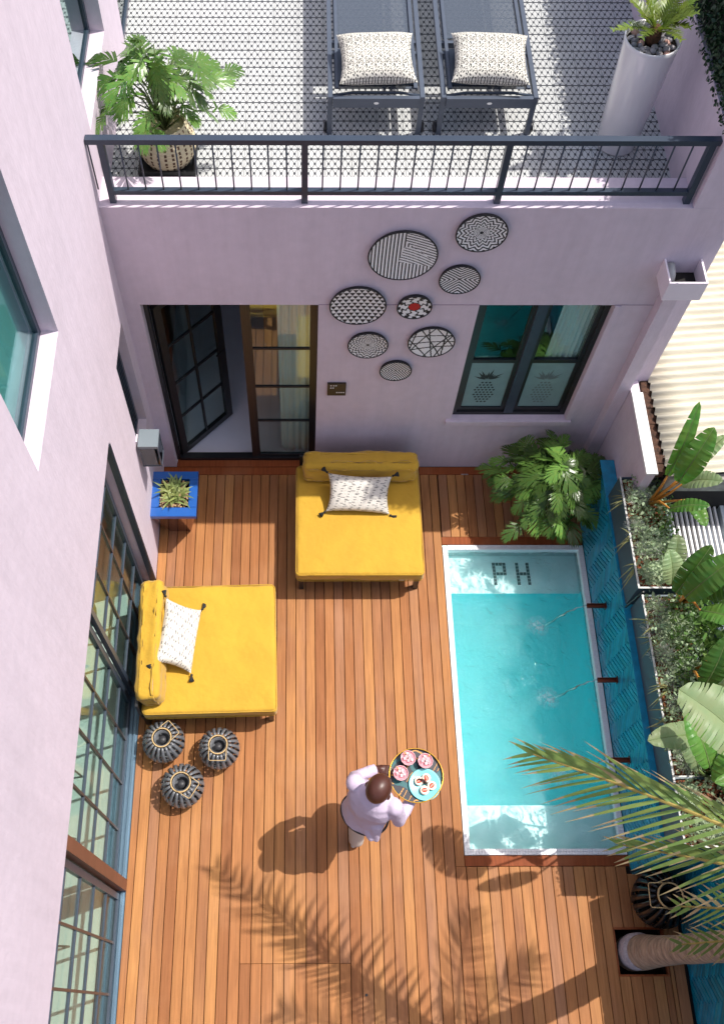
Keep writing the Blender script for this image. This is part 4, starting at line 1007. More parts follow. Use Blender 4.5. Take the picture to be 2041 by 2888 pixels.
# white tall planter with cycad
wp = thing('tall_white_planter', (3.775, .865, 3.402), label='tall glossy white cylinder planter at the right end of the terrace', cat='planter')
m_gloss = M('glossy_white', (.74, .73, .75), .15, coat=.6)
MB().lathe([(.143, 0), (.150, .02), (.186, .86), (.190, .895), (.185, .90), (.177, .895), (.173, .84), (0, .84)], (0, 0, 0), 64).build('planter_body', m_gloss, wp, True)
MB().lathe([(0, .01), (.171, .01), (.171, .0)], (0, 0, .842), 40).build('soil', m_soil, wp)
m_stone = [M('grey_stone', srgb(150, 146, 150), .8, var=.15, vs=20, rnd=.2), M('pink_stone', srgb(190, 150, 136), .8, var=.15, vs=20, rnd=.15)]
for k in range(34):
    a = k*2.4; r = .145*math.sqrt((k+6)/40.)
    b = MB(); b.ell((0, 0, 0), (random.uniform(.02, .034), random.uniform(.016, .026), random.uniform(.012, .02)), 12, 8, jit=.05)
    o = b.build('stone', m_stone[1 if k % 9 == 4 else 0], wp, True, loc=(r*1.05*math.cos(a), r*1.05*math.sin(a), .862+random.uniform(0, .02))); o.rotation_euler = (random.uniform(-.3, .3), random.uniform(-.3, .3), random.uniform(0, 3))
cy = thing('cycad', (3.775, .865, 4.26), label='young cycad with stiff fronds in the tall white planter', cat='plant')
b = MB(); b.lathe([(.04, 0), (.05, .04), (.045, .09), (.02, .13), (0, .13)], (0, 0, 0), 20); b.build('trunk', M('cycad_trunk', (.07, .03, .012), .9, var=.5, vs=50, bump=1, bs=60), cy, True)
def frond(mb, base, az, el, L, droop, pairs, ll, lw, start=.15, vang=.9, lift=.4, ldroop=.3, curl=0):
    d0 = Vector((math.cos(az), math.sin(az), 0)); pts = []
    for i in range(17):
        u = i/16; p = Vector(base)+d0*(L*u*math.cos(el))+Vector((0, 0, 1))*(L*u*math.sin(el)-droop*L*u*u); pts.append(p)
    mb.tube(pts, [.012*L*(1-.85*i/16)+.0015 for i in range(17)], 5)
    for k in range(pairs):
        u = start+(1-start)*k/(pairs-1); i = min(15, int(u*16)); fr = u*16-i; p = pts[i].lerp(pts[i+1], fr); d = (pts[i+1]-pts[i]).normalized(); side = d.cross(Vector((0, 0, 1))).normalized(); nrm = side.cross(d)
        l = ll*(math.sin(math.pi*min(1, .12+u*.9))**.6)*random.uniform(.85, 1.1) if u < .98 else ll*.5
        for sgn in (-1, 1):
            dir_ = (d*math.cos(vang)+side*sgn*math.sin(vang)+nrm*lift*random.uniform(.3, 1.2)).normalized(); n = 5; vs = []
            wv_ = dir_.cross(nrm).normalized()
            for j in range(n+1):
                t = j/n; q = p+dir_*l*t+Vector((0, 0, -1))*ldroop*l*t*t+Vector((random.uniform(-1, 1), random.uniform(-1, 1), 0))*.0
                if curl and j >= n-1: q += Vector((random.uniform(-1, 1), random.uniform(-1, 1), random.uniform(-1, .5)))*curl
                w_ = lw*.5*(1-t**2.5)*(.5+.5*min(1, t*5)) if j < n else .0005
                vs += [q-wv_*w_, q+wv_*w_]
            mb.add(vs, [(j*2, j*2+1, j*2+3, j*2+2) for j in range(n)], 1)
for k in range(14):
    b = MB(); frond(b, (0, 0, .08), k*2.4+random.uniform(-.2, .2), random.uniform(.55, 1.3), random.uniform(.28, .42), random.uniform(.1, .5), 18, .075, .014, start=.2, vang=.9, lift=.4, ldroop=.1); b.build('frond', [m_cyc, m_cyc], cy)

# ---- silver cushion bushes and straggly plants in the planters
m_silver = leafmat('silver_leaf', (.62, .66, .58), .2, .7, .2); m_stone_c = leafmat('sedum_leaf', (.45, .54, .36), .2, .5, .2)
BUS = [('broad silvery bush mid way along the first planter, behind the pale mint clumps', (4.47, -1.55), .12, 0), ('silvery bush at the far corner of the first planter by the roof', (4.47, -.92), .10, 0),
       ('mint succulent clump beneath the broad leaves in the middle planter', (4.44, -2.20), .12, 1), ('silvery bush between the second and third cushion bushes of the middle planter', (4.30, -2.22), .085, 0),
       ('mint succulent clump at the pool side of the near end of the middle planter', (4.33, -3.12), .10, 1), ('silvery bush under the palm frond in the middle planter', (4.36, -3.27), .09, 0), ('mint clump in the last planter next to the middle one', (4.30, -3.55), .09, 1), ('silvery wiry cushion bush at the side wall end of the planters', (4.33, -1.0), .10, 0), ('silvery wiry cushion bush, second from the side wall', (4.27, -1.29), .075, 0),
       ('pale mint succulent clump in the planter before the first spout', (4.40, -1.42), .10, 1), ('silvery cushion bush between mint clumps left of the big leaves', (4.31, -1.50), .075, 0), ('pale mint succulent clump at the end of the first planter', (4.36, -1.72), .09, 1),
       ('silvery cushion bush just below the strap between planters', (4.35, -2.02), .08, 0), ('silvery cushion bush beside the middle spout', (4.33, -2.42), .09, 0), ('small silvery cushion bush past the middle spout', (4.37, -2.63), .075, 0),
       ('silvery cushion bush nearest the torn banana leaf', (4.38, -2.82), .085, 0), ('silvery bush in the last planter above the large lantern', (4.40, -3.80), .10, 1), ('mint succulent clump beside the middle planter bushes', (4.46, -2.52), .11, 1)]
for lab, (x, y), R, k_ in BUS:
    R *= 1.18
    z = 1.20 if y > -1.88 or y < -3.42 else 1.15
    t = thing('cushion_bush' if not k_ else 'succulent_clump', (x, y, z-.03), label=lab, cat='plant', group='pale cushion plants in the planters')
    b = MB()
    for _ in range(420 if not k_ else 330):
        az = random.uniform(0, 6.283); el = math.asin(random.uniform(.05, 1)); d = Vector((math.cos(az)*math.cos(el), math.sin(az)*math.cos(el), math.sin(el)))
        if not k_:
            p0 = d*R*.3; p1 = d*R*random.uniform(.85, 1.25)+Vector((random.uniform(-1, 1), random.uniform(-1, 1), random.uniform(-1, 1)))*.018
            b.tube([p0, (p0+p1)/2+Vector((random.uniform(-1, 1), random.uniform(-1, 1), random.uniform(-1, 1)))*.012, p1], .0014, 3, caps=False)
        else:
            c = d*R*random.uniform(.8, 1.05); q = Euler((random.uniform(-.6, .6), random.uniform(-.6, .6), random.uniform(0, 6))).to_matrix()
            for m_ in range(5):
                a = m_*1.257; b.add([c, c+q@Vector((.012*math.cos(a-.4), .012*math.sin(a-.4), .004)), c+q@Vector((.02*math.cos(a), .02*math.sin(a), .008)), c+q@Vector((.012*math.cos(a+.4), .012*math.sin(a+.4), .004))], [(0,1,2,3)])
    b.build('foliage', m_silver if not k_ else m_stone_c, t)
m_strag = leafmat('straw_green', (.30, .30, .13), .3)
for i, (x, y, az) in enumerate([(4.21, -1.02, 3.0), (4.21, -1.38, 3.3), (4.21, -1.62, 3.4), (4.28, -2.18, 3.1), (4.28, -2.30, 3.5), (4.28, -2.70, 3.2), (4.28, -2.92, 3.6), (4.28, -3.05, 3.0)]):
    t = thing('trailing_plant', (x, y, 1.19), label='straw coloured trailing shoot %s' % ['hanging at the first bush', 'hanging over the first planter near the second bush', 'hanging from the far planter end before the strap', 'arching over the middle planter just past the strap', 'spraying over the middle planter near the second spout', 'drooping below the middle spout level', 'drooping beside the pool wall near the torn leaf', 'hanging by the torn banana leaf'][i], cat='plant', group='trailing shoots over the planter edge')
    b = MB()
    for k in range(6): blade(b, (0.02, random.uniform(-.03, .03), -.01), az+random.uniform(-.9, .9), random.uniform(.2, 1.0), random.uniform(.12, .23), .014, random.uniform(.5, 1.2), fold=.6)
    b.build('shoots', m_strag, t)

# ---- strelitzia leaves
m_strel = leafmat('strelitzia_green', (.07, .165, .03), .45, .33, .3); m_strelp = leafmat('strelitzia_pale', (.20, .27, .13), .2, .45, .3); m_petiole = M('orange_petiole', srgb(176, 120, 44), .5, var=.3, vs=8)
def paddle(b0, tip, width, torn=False, n=26, seed=0):
    rr = random.Random(seed); b0 = Vector(b0); tip = Vector(tip); L = (tip-b0).length; d = (tip-b0).normalized()
    up = Vector((0, 0, 1)); side = d.cross(up); side = side.normalized() if side.length > .05 else Vector((1, 0, 0)); nr = side.cross(d).normalized(); mb = MB()
    ctr = lambda u: b0+d*L*u+nr*(.10*L*math.sin(math.pi*u))
    for sgn in (-1, 1):
        row = []
        for i in range(n+1):
            u = i/n; w = width*(math.sin(math.pi*min(1, u*.93+.06))**.55)*.5 if u < 1 else .002
            c = ctr(u); pts = []
            for j in range(4):
                v = j/3; pts.append(c+side*sgn*w*v*.95+nr*(w*.55*v-w*.5*v*v)+nr*.004*math.sin(i*2.3)*v)
            row.append(pts)
        brk = set(rr.sample(range(4, n-2), 9 if torn else 3)); i = 0
        for i in range(n):
            a, b_ = row[i], [Vector(q) for q in row[i+1]]
            if i in brk: b_[3] = b_[3].lerp(a[3], .45); b_[2] = b_[2].lerp(a[2], .2)
            dz = rr.uniform(-.012, .012) if torn else 0
            vs = [a[0], a[1], a[2], a[3]+nr*dz, b_[0], b_[1], b_[2], b_[3]+nr*dz]
            fs = [(0,1,5,4),(1,2,6,5),(2,3,7,6)]
            mb.add(vs, fs if sgn > 0 else [tuple(reversed(f_)) for f_ in fs])
    mb.tube([ctr(i/8) for i in range(9)], [.007*(1-.7*i/8) for i in range(9)], 5, mi=1)
    return mb
SL = [('leaning over the first planter beside the corrugated roof', 1.5, [((4.40,-1.07,1.2),(4.41,-1.06,1.70),(4.49,-0.77,2.35),.13),((4.40,-1.07,1.2),(4.47,-1.15,1.75),(4.61,-0.94,2.25),.22),((4.40,-1.07,1.2),(4.57,-1.08,1.60),(4.78,-1.20,1.85),.20),((4.40,-1.07,1.2),(4.44,-1.29,1.55),(4.68,-1.37,1.75),.14),((4.40,-1.07,1.2),(4.62,-1.18,1.50),(4.68,-1.48,1.60),.15),((4.42,-1.05,1.2),(4.60,-1.0,1.7),(4.82,-.86,2.0),.14)]),
      ('with broad dark leaves behind the strap between planters', 2, [((4.52,-1.98,1.2),(4.34,-2.06,1.60),(4.49,-1.86,2.05),.20),((4.52,-1.98,1.2),(4.36,-2.14,1.70),(4.64,-1.98,2.15),.24),((4.52,-1.98,1.2),(4.36,-1.94,1.50),(4.30,-1.74,1.72),.20),((4.52,-1.98,1.2),(4.52,-2.10,1.70),(4.72,-2.10,2.0),.26),((4.52,-1.98,1.2),(4.46,-2.25,1.70),(4.70,-2.44,1.90),.20),((4.50,-2.0,1.2),(4.40,-1.80,1.45),(4.42,-1.58,1.66),.18)]),
      ('with one bright upright leaf beside the middle planter', 3, [((4.55,-2.55,1.15),(4.33,-2.88,1.80),(4.42,-2.62,2.15),.20),((4.52,-2.55,1.15),(4.55,-2.54,1.50),(4.70,-2.71,1.72),.22),((4.55,-2.6,1.15),(4.5,-2.8,1.6),(4.65,-2.95,1.8),.2)]),
      ('with a large pale torn leaf over the near planter', 4, [((4.52,-3.36,1.15),(4.24,-3.50,2.50),(3.80,-3.16,2.66),.42),((4.52,-3.40,1.15),(4.48,-3.60,2.15),(4.05,-3.68,2.34),.13),((4.48,-3.30,1.15),(4.25,-3.21,1.70),(3.82,-3.30,1.90),.20),((4.48,-3.30,1.15),(4.22,-3.48,1.90),(4.05,-3.16,2.10),.22),((4.48,-3.38,1.15),(4.30,-3.58,1.80),(4.45,-3.32,2.10),.24),((4.48,-3.38,1.15),(4.28,-3.42,1.55),(4.12,-3.12,1.75),.2)])]
for lab, sd_, L_ in SL:
    t = thing('strelitzia', L_[0][0], label='strelitzia '+lab, cat='plant', group='strelitzias in the planters'); o = Vector(L_[0][0])
    for k, (r_, b_, tp, w_) in enumerate(L_):
        torn = (sd_ == 4 and k == 0)
        pal = torn or (k % 3 == 2)
        me = paddle(Vector(b_)-o, Vector(tp)-o, w_, torn, seed=sd_*10+k); me.build('leaf', [m_strelp if pal else m_strel, m_stem], t, True)
        r2 = Vector(r_)-o; b2 = Vector(b_)-o; md = (r2+b2)/2+Vector((random.uniform(-.04, .04), random.uniform(-.04, .04), .05))
        MB().tube([r2, md, b2], [.017, .011, .007], 7).build('petiole', m_petiole if sd_ < 3.5 else m_stem, t, True)
# understorey beyond the wall
m_under = leafmat('understorey_green', (.07, .13, .032), .5, .5, .2)
u = MB(); leafmass(u, (4.63, 5.5, -4.1, -1.75, .25, 1.05), 5200, .05, 1.0); leafmass(u, (4.36, 4.66, -3.4, -1.95, 1.1, 1.38), 2000, .035, 1.0); leafmass(u, (4.42, 4.58, -1.85, -.9, 1.15, 1.34), 700, .032, 1.0)
leafmass(u, (4.56, 5.3, -3.7, -1.9, 1.05, 1.45), 1500, .075, .9); leafmass(u, (4.55, 4.9, -4.6, -3.4, .9, 1.5), 900, .07, .9)
u.build('understorey_foliage', m_under, kind='stuff', label='tangled dark shrubs growing behind the planters')
u = MB(); leafmass(u, (4.62, 5.4, -3.4, -1.5, .7, 1.15), 1100, .045, 1.0); leafmass(u, (4.42, 4.6, -3.3, -1.95, 1.15, 1.40), 450, .03, 1.0)
leafmass(u, (4.20, 4.54, -1.84, -.84, 1.18, 1.34), 1400, .034, 1.0); leafmass(u, (4.22, 4.60, -3.38, -1.93, 1.14, 1.33), 2100, .034, 1.0); leafmass(u, (4.21, 4.58, -3.90, -3.43, 1.20, 1.34), 600, .034, 1.0)
u.build('pale_groundcover', leafmat('sage_leaf', (.24, .31, .19), .3, .6, .25), kind='stuff', label='small pale leaved shrubs mixed through the dark shrubs')

# ---- palm
palm = thing('palm_tree', (4.13, -4.55, -.3), label='palm tree with swollen pale trunk rising through the square hole in the deck', cat='palm tree')
m_trunk = M('palm_trunk', srgb(158, 138, 118), .9, var=.45, vs=9, bump=2.5, bs=14, stretch=(1, 1, 4)); m_tbase = M('palm_trunk_base', srgb(170, 158, 160), .9, var=.25, vs=40, bump=1, bs=70)
tp = []; tr_ = []
for i in range(30):
    z = i/29*3.85; lean = .30*max(0, z-.3)*(1-.17*z)*.85 if z < 2.6 else .30*2.3*(1-.17*2.6)*.85; tp.append((lean, -.02*z, z)); tr_.append((.138 if z < .30 else .138-.034*min(1, (z-.3)/.5)+.003*math.sin(i*2.4)) if z > .12 else .11)
MB().tube(tp, tr_, 28).build('trunk', m_trunk, palm, True)
MB().tube([(0-.004, 0, .14), (-.004, 0, .27), (.0, 0, .40)], [.125, .142, .138], 28).build('trunk_foot', m_tbase, palm, True)
crown = Vector(tp[-1])
m_palm = leafmat('palm_green', (.135, .205, .055), .35, .42, .3); m_palmd = M('palm_rachis', srgb(150, 132, 66), .5, var=.2)
m_dry = leafmat('palm_dry', (.34, .27, .14), .25, .6, .2)
FR = [  # tip in the world, arch, leaflet pairs, leaflet length
 ((2.72, -3.68, 3.12), .16, 32, .46, 2), ((3.56, -2.98, 5.6), .05, 24, .62, 3), ((5.1, -3.5, 4.5), .1, 26, .46, 0), ((5.4, -3.9, 4.15), .1, 24, .36, 0), ((3.20, -4.16, 3.00), .18, 22, .36, 2), ((3.70, -4.42, 2.35), .10, 20, .26, 0), ((3.74, -4.62, 2.15), .10, 22, .24, 0), ((3.80, -4.15, 5.0), .10, 28, .6, 0),  # high fronds are out of view, added to throw leaf shadows on the deck
 ((3.2, -5.1, 4.9), .2, 28, .6, 0), ((5.3, -6.0, 4.2), .3, 36, .5, 0), ((4.1, -6.3, 4.2), .3, 36, .5, 0)]
def frond2(mb, b0, tip, lift, pairs, ll, lw=.025, asym=1.0):
    b0 = Vector(b0); tip = Vector(tip); pts = []
    for i in range(21):
        u_ = i/20; p = b0.lerp(tip, u_); p.z += lift*math.sin(math.pi*u_)*1.2; pts.append(p)
    mb.tube(pts, [.016*(1-.8*i/20)+.002 for i in range(21)], 6, mi=0)
    for k in range(pairs):
        u_ = .14+.86*k/(pairs-1); i = min(19, int(u_*20)); fr = u_*20-i; p = pts[i].lerp(pts[i+1], fr); d = (pts[i+1]-pts[i]).normalized(); side = d.cross(Vector((0, 0, 1))).normalized(); nrm = side.cross(d)
        l = ll*(math.sin(math.pi*min(1, .06+u_*.84))**.8)*random.uniform(.8, 1.12)
        va = 1.02-.5*u_
        for sgn in (-1, 1):
            va2 = va*(asym if sgn > 0 else 1)
            dir_ = (d*math.cos(va2)+side*sgn*math.sin(va2)+nrm*random.uniform(.05, .35)).normalized(); n = 7; vs = []; wv_ = dir_.cross(nrm).normalized(); tw = random.uniform(-.5, .5)
            wv_ = (wv_*math.cos(tw)+nrm*math.sin(tw)).normalized(); dr = random.uniform(.25, .6)
            for j in range(n+1):
                t_ = j/n; q = p+dir_*l*t_+Vector((0, 0, -1))*dr*l*t_*t_; w_ = lw*.5*(1-t_**2)*(.5+.5*min(1, t_*5)) if j < n else .0006
                vs += [q-wv_*w_, q+wv_*w_]
            mi = 2 if random.random() < .07 else 1
            mb.add(vs[:2*(n-1)], [(j*2, j*2+1, j*2+3, j*2+2) for j in range(n-2)], mi); mb.add(vs[2*(n-2):], [(j*2, j*2+1, j*2+3, j*2+2) for j in range(2)], 2)
o = Vector((4.13, -4.55, -.3))
for (tip, lift, prs, ll, dd) in FR:
    b = MB(); frond2(b, crown+Vector((0, 0, -.02)), Vector(tip)-o, lift, prs, ll, lw=(.048 if dd == 3 else .025), asym=(.5 if dd == 2 else 1.0)); b.build('frond', [m_palmd, m_palm, m_dry], palm)  # wide-leaflet frond is unseen, shaped only for its shadow on the boards
MB().ell(tuple(crown-Vector((0, 0, .05))), (.13, .13, .24), 16, 10, jit=.08).build('crown_shaft', M('crown_fibre', (.16, .10, .05), .9, var=.4, vs=30, bump=1), palm, True)

# ================================================================== LANTERNS
m_bam = M('black_bamboo', srgb(98, 100, 104), .30, var=.3, vs=14, coat=.3); m_cane = M('cane_ring', srgb(186, 158, 112), .6, var=.15, vs=20)
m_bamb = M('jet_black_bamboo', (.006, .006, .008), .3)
def lantern(loc, rz, sc_, mat, label, handle=.0):
    t = thing('bamboo_lantern', loc, rz, label=label, cat='lantern', group='woven bamboo lanterns on the deck')
    def r_at(u): return .078+.092*math.sin(math.pi*(u**.85))**.8 if 0 < u < 1 else .085
    H = .30; n = 20
    me = None
    for k in range(n):
        if me is None:
            b = MB(); vs = []
            for i in range(15):
                u_ = i/14; r = r_at(u_)*1.0+.0; w_ = .0095+.0075*math.sin(math.pi*u_); z = H*(1-u_)
                vs += [(r, -w_, z), (r, w_, z)]
            b.add(vs, [(i*2, i*2+1, i*2+3, i*2+2) for i in range(14)]); me = b.mesh('slat', mat, True)
        o = link('slat', me, t); o.rotation_euler = (0, 0, 2*math.pi*k/n); mod(o, 'SOLIDIFY', thickness=.004)
    b = MB()
    for u_ in (.55, .68, .80): b.ring((0, 0, H*(1-u_)), r_at(u_)-.007, .0035, 40, 6)
    for k in range(14):                                  # slanting weave below the belly
        pts = []
        for i in range(8): u_ = .45+.5*i/7; a = 2*math.pi*k/14+i*.13; pts.append((r_at(u_)*math.cos(a)*.97, r_at(u_)*math.sin(a)*.97, H*(1-u_)))
        b.tube(pts, .0035, 5); b.tube([(p[0]*math.cos(2*math.atan2(p[1], p[0]))*0+p[0], -p[1], p[2]) for p in pts], .0035, 5)
    b.build('weave', mat, t, True)
    MB().ring((0, 0, H+.006), .076, .006, 40, 8).build('top_ring', m_cane, t, True)
    b = MB(); b.lathe([(.066, 0), (.066, .12), (.060, .12), (.060, .006), (0, .006)], (0, 0, .17), 28); b.build('candle_cup', mat, t, True)
    MB().lathe([(.03, 0), (.03, .08), (0, .08)], (0, 0, .175), 20).build('candle', M('dark_wax', (.03, .03, .035), .5), t, True)
    MB().lathe([(.07, 0), (.09, .006), (0, .008)], (0, 0, 0), 28).build('base', mat, t)
    h_ = MB(); h_.tube([(.0, .072, H+.008), (.075, .072, H+.020), (.125, .07, H+.012), (.132, .06, H+.010), (.132, -.06, H+.010), (.125, -.07, H+.012), (.075, -.072, H+.020), (.0, -.072, H+.008)], .0035, 6); h_.build('handle', m_cane, t, True)
    t.scale = (sc_,)*3
    return t
lantern((.20, -2.87, 0), .75, 1.06, m_bam, 'dark bamboo lantern closest to the sliding door track below the daybed')
lantern((.685, -2.93, 0), -1.57, 1.04, m_bam, 'dark bamboo lantern standing farthest from the sliding doors, below the daybed corner')
lantern((.385, -3.25, 0), -.55, 1.08, m_bam, 'dark bamboo lantern in front of the other two, nearest the bottom')
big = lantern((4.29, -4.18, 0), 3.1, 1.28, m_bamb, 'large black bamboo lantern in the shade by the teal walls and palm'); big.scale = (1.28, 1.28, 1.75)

# ================================================================== TERRACE LOUNGERS
m_sling = glass_mat('sling_mesh', (.30, .32, .36), refl=(.12, .13, .15), base=.0, rough=.5)
def sling_mat():
    m = bpy.data.materials.new('sling_fabric'); m.use_nodes = True; n = m.node_tree; N = n.nodes; L = n.links
    p = N['Principled BSDF']; p.inputs['Base Color'].default_value = (*srgb(74, 84, 98), 1); p.inputs['Roughness'].default_value = .8; p.inputs['Alpha'].default_value = .72; return m
m_sling = sling_mat()
m_ck = M('pillow_black_print', (.02, .02, .02), .85); m_cw = M('pillow_white_print', srgb(206, 203, 192), .9, bump=.3, bs=90)
def f_print(x, y):
    u_ = (x*4.2) % 1; v = (y*3.4) % 1; a, b_ = u_-.5, v-.5
    r = math.hypot(a, b_); an = math.atan2(b_, a)
    if r < .10: return 0
    pet = abs(math.cos(4*an+.3))
    if .13 < r < .38 and pet > .80: return 1
    if .42 < r < .66 and abs(math.sin(4*an+.3)) > .80: return 1
    return 0
def lounger(x, label, plabel, prz):
    t = thing('sun_lounger', (x, .93, 3.402), label=label, cat='sun lounger', group='grey sun loungers on the terrace')
    w_ = .335
    for sx in (-1, 1):
        MB().cbox(sx*w_-.018, sx*w_+.018, .0, 1.95, .315, .355, .003).build('side_rail', m_chair, t)
        MB().box(sx*w_-.018, sx*w_+.018, .015, .045, .0, .314).build('leg', m_chair, t); MB().box(sx*w_-.018, sx*w_+.018, 1.80, 1.84, .0, .314).build('leg', m_chair, t)
        b = MB(); b.v = []; b.tube([(sx*(w_+.03)-.012, .06, .04), (sx*(w_+.03)+.012, .06, .04)], .038, 16); b.build('wheel', m_black, t, True)
    MB().box(-w_+.02, w_-.02, -.012, .022, .27, .35).build('end_beam', m_chair, t)
    o = MB().lathe([(0, 0), (1, 0), (1, .002)], (0, 0, 0), 24); o.v = [(v[0]*.018, -v[2]-.0125, v[1]*.010) for v in o.v]; o.build('badge', M('badge_silver', (.75, .75, .75), .3, metal=.3), t, loc=(.0, 0, .312))
    MB().box(-w_+.03, w_-.03, .10, .47, .342, .347).build('seat_sling', m_sling, t)
    MB().box(-w_+.02, w_-.02, .48, .51, .30, .345).build('cross_bar', m_chair, t); MB().box(-w_+.02, w_-.02, .60, .63, .30, .345).build('cross_bar', m_chair, t)
    b = MB(); b.tube([(-w_+.02, .035, .34), (-w_*.5, .055, .35), (w_*.5, .055, .35), (w_-.02, .035, .34)], .010, 8); b.build('end_bar', m_navy, t, True)
    # raised back section further up
    MB().box(-w_+.03, w_-.03, .64, 1.9, .350, .355).build('back_sling', m_sling, t)
    for sx in (-1, 1): MB().box(sx*(w_-.05)-.012, sx*(w_-.05)+.012, .08, 1.9, .357, .372).build('inner_rail', m_chair, t)
    MB().box(-w_+.06, w_-.06, .13, .47, .356, .395).build('head_cushion', m_navy, t)
    p = thing('printed_pillow', label=plabel, cat='pillow', group='printed pillows on the loungers')
    c = cushion(.56, .47, .17, 84, f_print); c.build('pillow_cover', [m_cw, m_ck], p, True)
    p.matrix_world = Matrix.Translation((x, 1.19, 3.402+.475)) @ Euler((.10, 0, prz)).to_matrix().to_4x4()
lounger(1.95, 'grey metal sun lounger nearer the house wall on the terrace', 'black and white printed pillow on the lounger nearer the house wall', .04)
lounger(2.775, 'grey metal sun lounger nearer the tall white planter', 'black and white printed pillow on the lounger nearer the white planter', -.05)

# ================================================================== PERSON AND TRAY
fx_, fy_ = .52, .854; F = Vector((fx_, fy_, 0)); Rr = Vector((fy_, -fx_, 0)); U = Vector((0, 0, 1))
per = thing('person', (1.92, -3.60, 0), label='bald person in pale lilac shirt and cream trousers carrying a round tray beside the pool', cat='person')
O = Vector((1.92, -3.60, 0))
def L3(v): return Vector(v)-O
m_skin = M('dark_skin', srgb(74, 40, 30), .42, var=.08, vs=14, spec=.5); m_shirt = M('lilac_shirt', srgb(196, 180, 200), .8, var=.03, bump=.9, bs=17, stretch=(1, 1, .5)); m_trou = M('cream_trousers', srgb(196, 186, 176), .85, var=.04, bump=.3, bs=50)
Lsh, Rsh = Vector((1.80, -3.475, 1.36)), Vector((2.078, -3.645, 1.36)); Lel, Rel = Vector((1.81, -3.385, 1.12)), Vector((2.135, -3.69, 1.08)); Lwr, Rwr = Vector((1.985, -3.315, 1.13)), Vector((2.27, -3.50, 1.10))
pelv = Vector((1.905, -3.585, .94)); chest = Vector((1.945, -3.565, 1.25)); nb = Vector((1.948, -3.567, 1.42)); hc = Vector((1.955, -3.560, 1.585))
Lhip, Rhip = pelv-Rr*.085+Vector((0, 0, -.05)), pelv+Rr*.085+Vector((0, 0, -.05))
Lkn, Lan = Vector((1.86, -3.585, .49)), Vector((1.865, -3.68, .10)); Rkn, Ran = Vector((2.03, -3.55, .49)), Vector((2.06, -3.49, .09))
Mrot = Matrix((Rr, F, U)).transposed()
def toM(b, name, mat, parent, vox, disp=0, sm=2):
    o = b.build(name, mat, parent, True); r = mod(o, 'REMESH', mode='VOXEL', voxel_size=vox, use_smooth_shade=True); mod(o, 'SMOOTH', factor=.6, iterations=sm)
    if disp: mod(o, 'DISPLACE', texture=tex2, strength=disp*.5, mid_level=.5, texture_coords='GLOBAL'); mod(o, 'DISPLACE', texture=tex3, strength=disp*.45, mid_level=.5, texture_coords='GLOBAL')
    return o
b = MB()
hd_ = L3(hc); tilt = Mrot @ Matrix.Rotation(-.30, 3, 'X')
b.ell(hd_, (.091, .114, .108), 24, 16, tilt); b.ell(hd_+tilt@Vector((0, .035, -.055)), (.066, .078, .066), 20, 12, tilt)
b.ell(hd_+tilt@Vector((0, .114, -.035)), (.012, .022, .020), 12, 8, tilt); b.ell(hd_+tilt@Vector((0, .098, .0)), (.052, .016, .010), 12, 8, tilt)
b.ell(hd_+tilt@Vector((0, .106, -.070)), (.022, .012, .009), 12, 8, tilt)
for sx in (-1, 1): b.ell(hd_+tilt@Vector((sx*.093, -.005, -.03)), (.009, .018, .030), 12, 8, tilt)
b.cap(L3(nb)-U*.05, hd_-U*.06, .055, .052)
b.ell(L3(chest), (.15, .09, .20), 20, 12, Mrot); b.ell(L3(pelv), (.13, .09, .12), 20, 12, Mrot); b.cap(L3(pelv), L3(chest), .10, .11)
for a, e, w_ in ((Lsh, Lel, Lwr), (Rsh, Rel, Rwr)): b.cap(L3(a), L3(e), .045, .036); b.cap(L3(e), L3(w_), .034, .024); b.cap(L3(chest)+U*.10, L3(a), .05, .05)
for hp_, k_, a_ in ((Lhip, Lkn, Lan), (Rhip, Rkn, Ran)): b.cap(L3(hp_), L3(k_), .07, .05); b.cap(L3(k_), L3(a_), .048, .032)
TC = Vector((2.274, -3.378, 1.150))
def hand(b, wr, target, palm_n, side):
    wr = Vector(wr); d = (Vector(target)-wr).normalized(); nrm = Vector(palm_n); nrm = (nrm-d*nrm.dot(d)).normalized(); s_ = d.cross(nrm)*side
    pc = wr+d*.055
    b.cap(L3(wr), L3(wr+d*.03), .024, .026)
    for k in range(4): b.cap(L3(wr+d*.02+s_*(k-1.5)*.012), L3(wr+d*.085+s_*(k-1.5)*.0195), .014, .0115)
    for k, ln in enumerate((.032, .037, .035, .027)):
        p0 = wr+d*.085+s_*(k-1.5)*.0195; p1 = p0+d*ln*.9+nrm*(-.010); p2 = p1+d*ln*.45+nrm*(-.024); p3 = p2+d*ln*.05+nrm*(-.020)
        b.cap(L3(p0), L3(p1), .0098, .009); b.cap(L3(p1), L3(p2), .009, .0082); b.cap(L3(p2), L3(p3), .0082, .0072)
    t0 = wr+d*.03-s_*.028; t1 = t0+d*.028-s_*.022+nrm*(-.004); t2 = t1+d*.030-s_*.004+nrm*(-.006)
    b.cap(L3(t0), L3(t1), .0125, .0105); b.cap(L3(t1), L3(t2), .0105, .0088)
rim_dir = Vector((-.98, .19, 0))
hand(b, Lwr, TC+rim_dir*.165+Vector((0, 0, .012)), (0, 0, 1), -1)
hand(b, Rwr, TC+Vector((.01, -.10, -.035)), (0, 0, -1), 1)
toM(b, 'body', m_skin, per, .0065, 0, 2)
s = MB()
lv = [(.84, .190, .150, -.02), (.95, .178, .140, -.01), (1.05, .176, .138, .0), (1.15, .182, .14, -.01), (1.25, .192, .138, -.015), (1.33, .188, .120, -.015), (1.385, .145, .10, -.01), (1.43, .078, .074, 0)]
vs = []; n = 30
